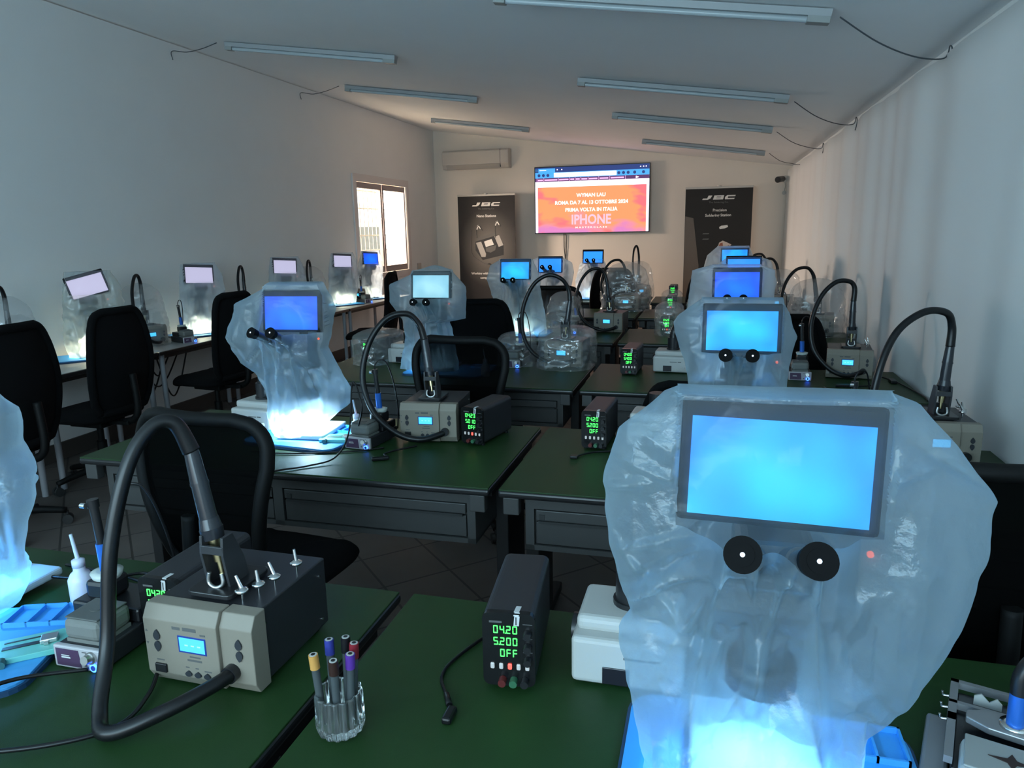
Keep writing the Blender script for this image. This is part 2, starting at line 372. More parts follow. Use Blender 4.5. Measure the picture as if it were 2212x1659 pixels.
hook_m = mat('dark_hook', (0.06,0.07,0.08), 0.5)
for k, (x, y, z, xe, ye, w) in enumerate([(1.09,4.22,2.40,0.52,3.81,'nearest light'),(1.09,6.66,2.40,0.56,6.15,'second light'),(1.09,8.49,2.39,0.58,8.0,'third light'),(1.09,10.46,2.38,0.66,10.17,'farthest light')]):
    b = MB().tube([(xe,ye,ceil_z(xe)-0.03),((xe*2+x)/3,(ye*2+y)/3,ceil_z(xe)-0.12),((xe+2*x)/3,(ye+2*y)/3,ceil_z(x)-0.09),(x-0.03,y,z-0.02),(x-0.015,y-0.03,z+0.03),(x-0.01,y-0.06,z-0.01),(x-0.015,y-0.03,z-0.07)],0.0035,n=6)
    tag(b.done('light_cable', hook_m), 'thin cable sagging from the %s to a hook on the right wall' % w, 'cable', 'feed cables of the right lights')
for k, (x, y, z, xe, ye, w) in enumerate([(-4.58,5.74,3.20,-3.94,5.48,'nearest left light'),(-4.58,7.82,3.20,-3.86,7.37,'middle left light')]):
    b = MB().tube([(xe,ye,ceil_z(xe)-0.03),((xe*2+x)/3,(ye*2+y)/3,ceil_z(xe)-0.04),((xe+2*x)/3,(ye+2*y)/3,ceil_z(xe)-0.03),(x,y,z-0.03),(x,y,z-0.10)],0.0035,n=6)
    tag(b.done('light_cable', hook_m), 'thin cable running from the %s to the left wall top' % w, 'cable', 'feed cables of the left lights')
# ================================================================== FAR WALL THINGS
ac = thing('air_conditioner', 'white split air conditioner high on the far wall left of the television', 'air conditioner', (-3.81, YF, 2.60))
MB().prism([(-0.001,0.0),(-0.16,0.0),(-0.21,0.07),(-0.21,0.27),(-0.17,0.30),(-0.001,0.30)], 1.14, plane='yz', o=-0.57, bev=0.008).done('body', cream_p, ac)
MB().prism([(-0.165,-0.004),(-0.212,0.062),(-0.205,0.068),(-0.155,0.0)], 0.92, plane='yz', o=-0.50).done('air_flap', mat('air_flap_grey', (0.40,0.37,0.33), 0.5), ac)
MB().box(0.43,0.435,-0.213,-0.16,0.01,0.29).done('panel_joint', print_g, ac)
# television
tv = thing('television', 'large flat television on the far wall showing a browser page', 'television', (-1.90, YF-0.005, 2.055), 0)
TVW, TVH = 1.86, 1.06
MB().box(-TVW/2,TVW/2,-0.11,-0.06,-TVH/2,TVH/2,bev=0.006).box(-0.4,0.4,-0.06,0.0,-0.25,0.25).done('casing', black_p, tv)
vw = 1.83; vh = 1.03; Y = -0.1115
pg = screen_gradient('page_gradient', (1.0,0.16,0.10), (1.0,0.30,0.10), 1.1)
# page colours of the web page on screen: pink at lower left, orange at the right
nt = pg.node_tree
tvm = lambda n, c, s=1.0: emat('tv_'+n, c, s)
white_e = tvm('white', (1.0,0.86,1.0), 1.6); navy_e = tvm('navy', (0.01,0.03,0.18), 1.0); sky_e = tvm('sky', (0.06,0.36,0.85), 1.1); dkb_e = tvm('tab', (0.015,0.10,0.30), 1.0)
pink_e = tvm('pink', (1.0,0.45,0.85), 1.1); plum_e = tvm('plum', (0.09,0.02,0.12), 1.0)
b = MB(); Yq = [Y]
def R_(x0,x1,z0,z1,m,dy=0.0):               # rectangle in fractions of the screen, from its lower left
    X0=-vw/2+vw*x0; X1=-vw/2+vw*x1; Z0=-vh/2+vh*z0; Z1=-vh/2+vh*z1
    b.quad([(X0,Y-dy,Z0),(X1,Y-dy,Z0),(X1,Y-dy,Z1),(X0,Y-dy,Z1)], m)
R_(0,1,0,1,white_e); R_(0,1,0.92,1,navy_e,.001); R_(0.0,0.03,0.94,0.98,dkb_e,.0015); R_(0.0,1,0.84,0.925,sky_e,.0014); R_(0.03,0.18,0.90,0.985,sky_e,.0014)
R_(0.17,0.72,0.85,0.915,white_e,.002); R_(0,1,0.785,0.84,plum_e,.0015); R_(0.04,0.10,0.955,0.965,white_e,.002)
for x0,x1 in [(0.025,0.07),(0.085,0.20),(0.215,0.30),(0.315,0.35),(0.365,0.40),(0.415,0.465),(0.48,0.555),(0.575,0.65),(0.67,0.785)]: R_(x0,x1,0.80,0.822,pink_e,.002)
for x in (0.015,0.077,0.207,0.308,0.358,0.408,0.472,0.565,0.66,0.795): R_(x,x+0.003,0.785,0.84,pink_e,.002)
scr = b.done('screen', None, tv, recalc=False)
# page picture
m2 = bpy.data.materials.new('page_picture'); m2.use_nodes = True; nt = m2.node_tree; pb = nt.nodes['Principled BSDF']; pb.inputs['Base Color'].default_value = (0,0,0,1)
tc = nt.nodes.new('ShaderNodeTexCoord'); sp = nt.nodes.new('ShaderNodeSeparateXYZ'); nt.links.new(tc.outputs['Generated'], sp.inputs[0])
cr = nt.nodes.new('ShaderNodeValToRGB'); e = cr.color_ramp.elements; e[0].color = (0.72,0.22,0.52,1); e[1].color = (1.0,0.33,0.13,1); e[0].position = 0.18; e[1].position = 0.42
nzz = nt.nodes.new('ShaderNodeTexNoise'); nzz.inputs['Scale'].default_value = 3.5; nzz.inputs['Detail'].default_value = 2; nt.links.new(tc.outputs['Generated'], nzz.inputs[0])
ad = nt.nodes.new('ShaderNodeMath'); ad.operation = 'MULTIPLY_ADD'; nt.links.new(sp.outputs['X'], ad.inputs[0]); ad.inputs[1].default_value = 0.22
ad2 = nt.nodes.new('ShaderNodeMath'); ad2.operation = 'ADD'; nt.links.new(sp.outputs['Z'], ad.inputs[2]); nt.links.new(ad.outputs[0], ad2.inputs[0]); 
nt.links.new(nzz.outputs[0], ad2.inputs[1]); sb = nt.nodes.new('ShaderNodeMath'); sb.operation = 'SUBTRACT'; sb.inputs[1].default_value = 0.42
nt.links.new(ad2.outputs[0], sb.inputs[0]); nt.links.new(sb.outputs[0], cr.inputs[0])
mxp = nt.nodes.new('ShaderNodeMix'); mxp.data_type = 'RGBA'; cr2 = nt.nodes.new('ShaderNodeValToRGB'); cr2.color_ramp.elements[0].position = 0.52; cr2.color_ramp.elements[1].position = 0.62
nt.links.new(nzz.outputs[0], cr2.inputs[0]); nt.links.new(cr2.outputs[0], mxp.inputs[0]); nt.links.new(cr.outputs[0], mxp.inputs[6]); mxp.inputs[7].default_value = (1.0,0.17,0.20,1)
nt.links.new(mxp.outputs[2], pb.inputs['Emission Color']); pb.inputs['Emission Strength'].default_value = 1.0
b = MB(); R_(0.022,0.978,0.0,0.70,m2,.002); b.done('page_image', None, tv, recalc=False)
twh = tvm('text', (1.0,0.80,0.72), 1.25); tpk = tvm('title', (1.0,0.50,0.62), 1.05)
b = MB()
for x in (0.035,0.075,0.115,0.74,0.78,0.82,0.875,0.95):
    X = -vw/2+vw*x; Z = -vh/2+vh*0.882; b.cyl((X,Y-.002,Z),(X,Y-.003,Z),0.024,n=16)
b.done('toolbar_icon', navy_e, tv)
b = MB()
for x in (0.2,0.24,0.925,0.95,0.972):
    X = -vw/2+vw*x; Z = -vh/2+vh*0.963; b.box(X-.008,X+.008,Y-.003,Y-.002,Z-.008,Z+.008)
b.prism([(0.875*vw-vw/2+.02,0.83*vh-vh/2),(0.875*vw-vw/2+.02,0.79*vh-vh/2),(0.875*vw-vw/2+.07,0.81*vh-vh/2)],0.001,o=Y-.004)
b.done('window_buttons', white_e, tv)
for s_, z_, sz in (('WYMAN LAU',0.565,0.078),('ROMA DA 7 AL 13 OTTOBRE 2024',0.455,0.078),('PRIMA VOLTA IN ITALIA',0.345,0.078)):
    text_mesh(s_, sz, 'headline_text', twh, tv, upright(0.0,Y-.004,-vh/2+vh*z_), bold=0.0034, sx=1.0)
text_mesh('IPHONE', 0.21, 'title_text', tpk, tv, upright(0.0,Y-.004,-vh/2+vh*0.19), bold=0.006, sx=0.86)
text_mesh('M A S T E R C L A S S', 0.035, 'caption_text', twh, tv, upright(0.0,Y-.004,-vh/2+vh*0.075), bold=0.001, sx=1.6)
b = MB().tube([(-2.36,YF-0.03,1.54),(-2.36,YF-0.02,1.3),(-2.345,YF-0.02,1.1),(-2.36,YF-0.02,0.8),(-2.36,YF-0.02,0.3),(-2.36,YF-0.03,0.14)],0.008,n=6).tube([(-2.33,YF-0.03,1.54),(-2.325,YF-0.02,1.3),(-2.34,YF-0.02,1.1),(-2.33,YF-0.02,0.8),(-2.33,YF-0.02,0.3),(-2.33,YF-0.03,0.14)],0.006,n=6)
tag(b.done('power_cable', mat('dark_cable', (0.04,0.04,0.035), 0.5)), 'pair of thin cables hanging down the far wall below the television', 'cable')
# security camera
sc = thing('security_camera', 'small white security camera in the top right corner of the far wall', 'security camera', (1.02, YF, 2.27))
MB().cyl((0,0,0),(0,-0.06,0),0.05,n=18).cyl((0,-0.05,0),(-0.05,-0.12,0.0),0.02,n=12).done('bracket', cream_p, sc)
MB().cyl((-0.04,-0.10,0.0),(-0.12,-0.26,-0.02),0.042,0.045,n=18).done('camera_body', mat('grey_camera', (0.05,0.05,0.05), 0.4), sc)
MB().cyl((-0.12,-0.26,-0.02),(-0.124,-0.268,-0.021),0.040,n=18).done('lens', black_p, sc)
MB().tube([(0.0,-0.02,-0.04),(0.01,-0.03,-0.10),(0.0,-0.02,-0.16),(0.0,-0.02,-0.2)],0.006,n=6).cyl((0,-0.0,-0.2),(0,-0.03,-0.2),0.03,n=12).done('cable', cream_p, sc)
# roll-up banners
ban_dk = mat('banner_print_dark', (0.014,0.011,0.009), 0.7, var=0.5, vscale=1.5)
ban_txt = mat('banner_white_print', (0.75,0.70,0.64), 0.5)
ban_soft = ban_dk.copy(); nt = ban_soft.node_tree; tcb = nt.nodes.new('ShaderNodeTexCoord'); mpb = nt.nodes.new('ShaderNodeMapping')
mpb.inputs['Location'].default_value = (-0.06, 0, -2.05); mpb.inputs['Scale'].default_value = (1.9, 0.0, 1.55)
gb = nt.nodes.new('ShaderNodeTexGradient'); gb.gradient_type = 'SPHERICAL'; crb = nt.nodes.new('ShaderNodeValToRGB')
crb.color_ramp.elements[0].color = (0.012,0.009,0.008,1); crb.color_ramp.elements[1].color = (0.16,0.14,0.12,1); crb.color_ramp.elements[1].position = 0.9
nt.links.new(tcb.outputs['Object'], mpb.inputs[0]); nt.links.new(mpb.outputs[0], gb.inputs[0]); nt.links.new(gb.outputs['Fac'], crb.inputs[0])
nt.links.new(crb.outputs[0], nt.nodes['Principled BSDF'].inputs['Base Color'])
def banner(x, label, kind):
    t = thing('roll_up_banner', label, 'banner', (x, 11.6, 0), 0, 'roll-up banners on the far wall')
    MB().box(-0.50,0.50,-0.10,0.10,0.0,0.09,bev=0.02).done('base', alu, t)
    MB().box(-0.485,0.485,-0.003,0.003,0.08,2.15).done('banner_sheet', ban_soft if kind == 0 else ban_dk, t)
    MB().box(-0.49,0.49,-0.012,0.012,2.145,2.175,bev=0.004).cyl((-0.0,0.0,2.17),(0.0,0.0,2.19),0.03,n=10).done('top_rail', cream_p, t)
    MB().cyl((0,0.03,0.05),(0,0.03,2.15),0.012,n=10).done('support_pole', alu, t)
    # logo: slanted wide letters
    b = MB(); z0, z1 = 1.985, 2.045; q = 0.02
    def sl(pts): b.prism([(px+ (pz-z0)*0.35, pz) for px, pz in pts], 0.001, o=-0.005)
    sl([(-0.24,z0),(-0.16,z0),(-0.125,z0+.02),(-0.115,z1),(-0.17,z1),(-0.175,z0+q),(-0.235,z0+q)])
    sl([(-0.085,z0),(0.06,z0),(0.06,z0+.02),(-0.085,z0+.02)]); sl([(-0.085,z0+.02),(-0.045,z0+.02),(-0.045,z1),(-0.085,z1)]); sl([(0.02,z0+.02),(0.06,z0+.02),(0.055,z1),(0.02,z1)]); sl([(-0.045,z1-.016),(0.02,z1-.016),(0.02,z1),(-0.045,z1)]); sl([(-0.045,z0+.026),(0.02,z0+.026),(0.02,z0+.036),(-0.045,z0+.036)])
    sl([(0.09,z0),(0.22,z0),(0.22,z0+.018),(0.12,z0+.018),(0.12,z1-.018),(0.22,z1-.018),(0.22,z1),(0.10,z1),(0.08,z1-.02),(0.08,z0+.02)])
    b.done('logo', ban_txt, t)
    greym = mat('banner_grey_print', (0.16,0.15,0.14), 0.5)
    text_mesh('The Soldering Co.', 0.035, 'subtitle_text', greym, t, upright(0.0,-0.004,1.945), sx=1.1)
    if kind == 0:
        text_mesh('Nano Stations', 0.058, 'title_text', ban_txt, t, upright(0.0,-0.004,1.83), bold=0.0012)
        text_mesh('Working with ultra-small', 0.052, 'caption_text', ban_txt, t, upright(-0.02,-0.004,0.90), bold=0.001)
        text_mesh('components', 0.052, 'caption_text', ban_txt, t, upright(0.0,-0.004,0.83), bold=0.001)
        b = MB(); d = -0.005; e_ = 0.0012
        lite = mat('banner_lit_grey', (0.42,0.38,0.34), 0.5); mid = mat('banner_mid_grey', (0.10,0.09,0.08), 0.5); blk = mat('banner_black', (0.006,0.005,0.005), 0.5); glow = mat('banner_soft_grey', (0.07,0.06,0.052), 0.5)
        b.prism([(-0.20,1.42),(0.17,1.52),(0.28,1.38),(0.28,1.20),(-0.08,1.12),(-0.20,1.28)], e_, blk, o=d)
        b.prism([(-0.19,1.40),(-0.10,1.42),(-0.02,1.22),(-0.03,1.17),(-0.10,1.17)], e_, lite, o=d-.001)
        b.prism([(0.13,1.50),(0.21,1.52),(0.28,1.36),(0.20,1.33)], e_, lite, o=d-.001)
        b.prism([(-0.05,1.42),(0.08,1.46),(0.12,1.37),(-0.02,1.33)], e_, ban_txt, o=d-.001)
        b.prism([(-0.18,1.47),(0.15,1.57),(0.17,1.53),(-0.15,1.44)], e_, mid, o=d-.001)
        b.prism([(-0.02,1.32),(0.16,1.36),(0.14,1.28),(0.06,1.24),(-0.02,1.26)], e_, mid, o=d-.001)
        for x0 in (-0.17, 0.15):
            b.tube([(x0,d,1.48),(x0-.01,d,1.62+(.06 if x0>0 else 0)),(x0+.04,d,1.68+(.06 if x0>0 else 0)),(x0+.09,d,1.60+(.06 if x0>0 else 0))],0.007,mid,n=6)
            zz = .06 if x0 > 0 else 0
            b.prism([(x0-.01,1.62+zz),(x0+.01,1.68+zz),(x0+.04,1.69+zz),(x0+.08,1.63+zz),(x0+.06,1.62+zz),(x0+.03,1.66+zz),(x0+.01,1.61+zz)], e_, ban_txt, o=d-.002)
        b.tube([(-0.26,d,1.6),(-0.27,d,1.25),(-0.15,d,1.12),(0.0,d,1.05),(0.2,d,1.0)],0.006,mid,n=6)
        b.prism([(0.0,1.06),(0.04,1.07),(0.22,0.98),(0.26,0.93),(0.15,0.95)], e_, blk, o=d-.001)
        b.done('station_picture', None, t)
    else:
        text_mesh('Precision', 0.055, 'title_text', ban_txt, t, upright(0.02,-0.004,1.83), bold=0.001)
        text_mesh('Soldering Station', 0.055, 'title_text', ban_txt, t, upright(0.0,-0.004,1.755), bold=0.001)
        b = MB(); cop = mat('banner_copper', (0.35,0.10,0.04), 0.5); wt = mat('banner_cup_white', (0.62,0.50,0.42), 0.5); mid = mat('banner_brown', (0.12,0.085,0.06), 0.5)
        b.prism([(-0.48,1.75),(-0.36,1.72),(-0.26,1.0),(-0.34,0.3),(-0.48,0.3)], 0.0012, mid, o=-0.0045)
        b.prism([(0.02,1.58),(0.05,1.60),(0.14,1.61),(0.15,1.58),(0.10,1.56),(0.03,1.55)], 0.0012, ban_txt, o=-0.005)
        b.prism([(0.0,1.24),(0.03,1.35),(0.08,1.38),(0.13,1.36),(0.21,1.32),(0.19,1.30),(0.16,1.31),(0.12,1.19),(0.09,1.18)], 0.0012, wt, o=-0.005)
        b.prism([(0.01,1.25),(0.04,1.34),(0.08,1.35),(0.09,1.28),(0.05,1.22)], 0.0012, cop, o=-0.0065)
        b.prism([(-0.14,1.17),(-0.02,1.16),(0.10,1.17),(0.10,1.19),(-0.02,1.19)], 0.0012, cop, o=-0.005)
        for q_ in (1.48, 1.40): b.prism([(-0.22,q_),(-0.13,q_),(-0.12,q_+.012),(-0.21,q_+.012)], 0.0012, mat('banner_grey_print', (0.16,0.15,0.14)), o=-0.006)
        b.prism([(-0.32,0.83),(-0.24,0.83),(-0.24,0.86),(-0.32,0.86)], 0.0012, ban_txt, o=-0.006)
        b.done('station_picture', None, t)
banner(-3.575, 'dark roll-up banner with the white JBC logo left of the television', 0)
banner(0.07, 'dark roll-up banner reading Precision Soldering Station right of the television', 1)
# small notice on the far-left wall, socket plates
tag(MB().box(XL+0.001,XL+0.015,11.05,11.20,1.00,1.10,bev=0.003).done('wall_box', cream_p), 'small cream plate on the left wall beyond the window', 'wall plate')
# ================================================================== DESKS
Y0 = [0.68, 2.20, 3.76, 5.42, 6.98, 8.45]; ZT = 0.75
DX = {'left': (-2.40, -0.695), 'right': (-0.665, 1.045)}
def make_desk(label, loc, w):
    d = 0.80
    t = thing('work_desk', label, 'desk', loc, 0, 'green-topped desks in six rows')
    MB().box(0,w,0,d,ZT-0.030,ZT-0.003,edge_b,bev=0.010,seg=3).box(0.004,w-0.004,0.004,d-0.004,ZT-0.006,ZT,laminate,bev=0.0015).done('desktop', None, t)
    b = MB(); z0, z1 = 0.525, ZT-0.030; x0, x1 = 0.085, w-0.065
    b.box(x0,x1,0.045,0.065,z1-0.045,z1); b.box(x0,x1,0.045,0.065,z0,z0+0.018); b.box(x0,x0+0.03,0.045,0.065,z0,z1-0.045); b.box(x1-0.03,x1,0.045,0.065,z0,z1-0.045)
    xm = (x0+x1)/2; b.box(xm-0.02,xm+0.02,0.045,0.065,z0,z1-0.045)
    b.box(x0,x1,0.065,0.075,z0,z1); b.box(x0,x0+0.012,0.07,0.5,z0,z1); b.box(x1-0.012,x1,0.07,0.5,z0,z1); b.box(x0,x1,0.07,0.5,z0,z0+0.01)
    b.done('drawer_unit', steel_g, t)
    for a, c_ in ((x0+0.036, xm-0.026), (xm+0.026, x1-0.036)):
        dr = MB().box(a,c_,0.050,0.066,z0+0.022,z0+0.100,bev=0.002).box(a,c_,0.046,0.066,z0+0.108,z1-0.050,bev=0.003).done('drawer', steel_g, t)
        MB().box(a+0.01,c_-0.01,0.040,0.050,z0+0.100,z0+0.108).box(a+0.012,a+0.03,0.0435,0.047,z0+0.11,z0+0.13).done('drawer_handle', steel_shade, dr)
    for x in (0.02, w-0.02-0.05):
        b = MB().box(x,x+0.05,0.10,0.70,z1-0.035,z1).box(x,x+0.05,0.30,0.55,0.05,z1-0.035,bev=0.004).box(x,x+0.05,0.06,0.74,0.012,0.055,bev=0.006); b.done('leg', black_m, t)
        MB().box(x-0.005,x+0.05,0.012,0.05,z1-0.062,z1,bev=0.004).done('end_bracket', steel_g, t)
        for yy in (0.10, 0.70): MB().cyl((x+0.025,yy,0.0),(x+0.025,yy,0.014),0.018,n=12).done('foot', rubber, t)
    KIDS[t.name] = list(t.children)
    return t
dk = {}
for side in ('left','right'):
    x0, x1 = DX[side]
    proto = None
    for i, y0 in enumerate(Y0):
        lb = 'green laminate desk with black edge, %s desk of the %s row' % (side, ROW[i])
        if proto is None: proto = make_desk(lb, (x0, y0, 0), x1-x0)
        else: dup(proto, (x0, y0, 0), 0, lb)
# ================================================================== CHAIRS
def back_outline(v, hw, kind):
    """half width of the backrest at v (0 bottom .. 1 top)"""
    if kind == 'mesh': w = hw*(0.66+0.34*min(1, v/0.72)**0.9)
    else: w = hw*(0.84+0.16*math.sin(PI*min(1, v*1.15)))
    if v > 0.80: w *= math.sqrt(max(0.0, 1-((v-0.80)/0.20)**2))*0.42+0.58
    if v < 0.10: w *= 0.88+0.12*v/0.10
    return w
def make_chair(kind, label, loc, rz, group):
    t = thing('office_chair', label, 'chair', loc, rz, group)
    zs = 0.46; zb0, zb1, hw = (0.56, 1.07, 0.245) if kind == 'mesh' else (0.50, 1.10, 0.235)
    def sp_(u, v):
        z = zb0+(zb1-zb0)*v; w = back_outline(v, hw, kind); x = (2*u-1)*w
        y = -0.25 - 0.05*math.sin(PI*v) - 0.03*v + 0.10*(x/hw)**2*0.6
        return Vector((x, y, z))
    MB().grid(lambda u,v: sp_(u,v), 20, 20).done('backrest', mesh_weave if kind == 'mesh' else fabric, t).modifiers.new('s','SOLIDIFY').thickness = 0.012 if kind == 'mesh' else 0.045
    n = 40; loop = []
    for k in range(n+1):
        v = k/n; loop.append(sp_(0.0, v))
    top = [sp_(u/10, 1.0) for u in range(1, 10)]; rightside = [sp_(1.0, 1-k/n) for k in range(n+1)]; bot = [sp_(1-u/10, 0.0) for u in range(1, 11)]
    MB().tube(loop+top+rightside+bot, 0.022 if kind == 'mesh' else 0.024, n=8, sub=1).done('back_frame', chair_b if kind == 'mesh' else fabric, t)
    b = MB()
    def seat(u, v):
        a = 2*PI*u; r = [0.0,0.6,0.9,1.0,1.0,0.92,0.5,0.0][int(round(v*7))]; z = [0.052,0.052,0.042,0.015,-0.01,-0.03,-0.035,-0.035][int(round(v*7))]
        ca, sa = math.cos(a), math.sin(a); e_ = 0.45
        x = 0.25*r*math.copysign(abs(ca)**e_, ca); y = 0.24*r*math.copysign(abs(sa)**e_, sa)
        return Vector((x, y+0.03, zs+z - (0.02 if y > 0.2 else 0)))
    b.grid(seat, 40, 8, closed=True); b.done('seat', fabric, t).modifiers.new('sub','SUBSURF').levels = 1
    MB().box(-0.035,0.035,-0.27,-0.10,zs-0.06,zs-0.035,bev=0.005).tube([(0,-0.2,zs-0.05),(0,-0.30,zs-0.02),(0,-0.335,zb0+0.02),(0,-0.325,zb0+0.22)],0.022,n=8).box(-0.10,0.10,-0.12,0.14,zs-0.075,zs-0.03,bev=0.01).done('tilt_bracket', chair_b, t)
    MB().cyl((0,0,0.10),(0,0,0.28),0.030,n=16).cyl((0,0,0.28),(0,0,zs-0.05),0.020,n=16).done('gas_column', chair_b, t)
    for k in range(5):
        a = 2*PI*k/5+0.3; ca, sa = math.cos(a), math.sin(a)
        lg = MB().tube([(0.0*ca,0.0*sa,0.115),(0.15*ca,0.15*sa,0.105),(0.30*ca,0.30*sa,0.075)],0.024,n=8,sub=4,taper=lambda s_: 1.1-0.4*s_).done('base_leg', chair_b, t)
        b = MB()
        for s_ in (-1, 1):
            cx_, cy_ = 0.30*ca-sa*0.016*s_, 0.30*sa+ca*0.016*s_
            b.cyl((cx_-sa*0.009*s_,cy_+ca*0.009*s_,0.027),(cx_+sa*0.009*s_,cy_-ca*0.009*s_,0.027),0.027,n=16)
        b.cyl((0.30*ca,0.30*sa,0.03),(0.30*ca,0.30*sa,0.075),0.008,n=8)
        b.done('caster', mat('caster_plastic', (0.02,0.02,0.02), 0.5), lg)
    if kind == 'solid':
        for s_ in ():
            ar = MB().tube([(s_*0.24,-0.02,zs-0.02),(s_*0.285,-0.02,zs+0.04),(s_*0.285,-0.01,zs+0.17)],0.016,n=8).box(s_*0.285-0.035,s_*0.285+0.035,-0.13,0.12,zs+0.17,zs+0.20,bev=0.012).done('armrest', chair_b, t) if False else None
    KIDS[t.name] = list(t.children)
    for c_ in t.children: KIDS[c_.name] = list(c_.children)
    return t
gm = 'mesh-backed chairs at the desk rows'
mc = make_chair('mesh', 'black mesh-backed office chair at the left desk of the second row', (-1.455, 2.04, 0), -6, gm)
for x, y, rz, lb in [(-1.19,3.64,-4,'black mesh-backed office chair at the left desk of the third row'),
        (-1.43,6.84,5,'black mesh-backed office chair at the left desk of the fifth row'),(0.62,1.98,6,'black mesh-backed office chair at the right desk of the second row, behind the big cover')]:
    dup(mc, (x, y, 0), rz, lb)
gs = 'upholstered chairs along the left bench'
sc0 = make_chair('solid', 'black high-backed chair at the bench, nearest and cut by the frame', (-3.74, 2.90, 0), 96, gs)
sc0.scale = (1,1,1.05)
for x, y, rz, lb in [(-3.84,3.72,88,'black high-backed chair at the bench, second from the near end'),(-3.80,4.86,84,'black high-backed chair at the bench, behind the blue-screened microscope'),
        (-3.66,7.40,100,'black high-backed chair at the bench, third from the near end past the microscope')]:
    dup(sc0, (x, y, 0), rz, lb)
gd = 'dark fabric chairs between the desk rows'
for x, y, rz, lb, zs_ in [(-1.66,5.22,14,'dark fabric chair at the left desk of the fourth row, behind the round hose loop',1.0),(-0.06,3.50,3,'dark fabric chair before the third row right desk, only its rounded top showing',0.83),
        (0.50,5.18,-4,'dark fabric chair before the fourth row right desk, beside the blue screens',0.93),(-1.03,8.22,0,'dark fabric chair before the sixth row left desk, behind the hose loops',1.05),
        (-0.02,8.22,4,'dark fabric chair before the sixth row right desk, by the green digits',1.0)]:
    c_ = dup(sc0, (x, y, 0), rz, lb, gd); c_.scale = (1, 1, zs_)
# ================================================================== BENCH ALONG THE LEFT WALL
def bench(y0, y1, label):
    t = thing('wall_bench', label, 'bench', (XL+0.03, y0, 0), 0, 'bench tables along the left wall')
    L = y1-y0; w = 0.58
    MB().box(0,w,0,L,ZT-0.03,ZT-0.003,edge_b,bev=0.004).box(0.003,w-0.003,0.003,L-0.003,ZT-0.006,ZT,benchtop).done('benchtop', None, t)
    MB().box(0.05,0.08,0.05,L-0.05,ZT-0.07,ZT-0.03).box(w-0.10,w-0.07,0.05,L-0.05,ZT-0.07,ZT-0.03).done('apron', black_m, t)
    for x in (0.06, w-0.04):
        for y in (0.06, L-0.06):
            MB().cyl((x,y,0.0),(x,y,ZT-0.03),0.020,n=14).done('leg', leg_g, t)
bench(3.50, 4.48, 'grey-topped wall bench with round legs, nearest section'); bench(4.50, 6.00, 'grey-topped wall bench with round legs, second section')
bench(6.02, 7.52, 'grey-topped wall bench with round legs, third section'); bench(7.54, 9.30, 'grey-topped wall bench with round legs, farthest section by the window')
bench(1.98, 3.48, 'grey-topped wall bench with round legs, section beyond the left edge')
# ================================================================== INSTRUMENT TEMPLATES
SEG = {'0':'abcdef','1':'bc','2':'abged','3':'abgcd','4':'fgbc','5':'afgcd','6':'afgedc','7':'abc','8':'abcdefg','9':'abcdfg','F':'afge','O':'abcdef',' ':''}
def seg7(b, s, x, z, w, h, y, t=0.0017):
    cx_ = x
    for ch in s:
        if ch == '.': b.box(cx_-0.0022,cx_+0.0000,y-0.0008,y,z,z+t); continue
        for g_ in SEG[ch]:
            sk = 0.12; M = None
            if g_ == 'a': q = (cx_+.1*w,cx_+.9*w,z+h-t,z+h)
            elif g_ == 'g': q = (cx_+.1*w,cx_+.9*w,z+h/2-t/2,z+h/2+t/2)
            elif g_ == 'd': q = (cx_+.1*w,cx_+.9*w,z,z+t)
            elif g_ == 'f': q = (cx_,cx_+t,z+h/2+.0006,z+h-.0006)
            elif g_ == 'b': q = (cx_+w-t,cx_+w,z+h/2+.0006,z+h-.0006)
            elif g_ == 'e': q = (cx_,cx_+t,z+.0006,z+h/2-.0006)
            else: q = (cx_+w-t,cx_+w,z+.0006,z+h/2-.0006)
            b.box(q[0],q[1],y-0.0008,y,q[2],q[3])
        cx_ += w*1.42
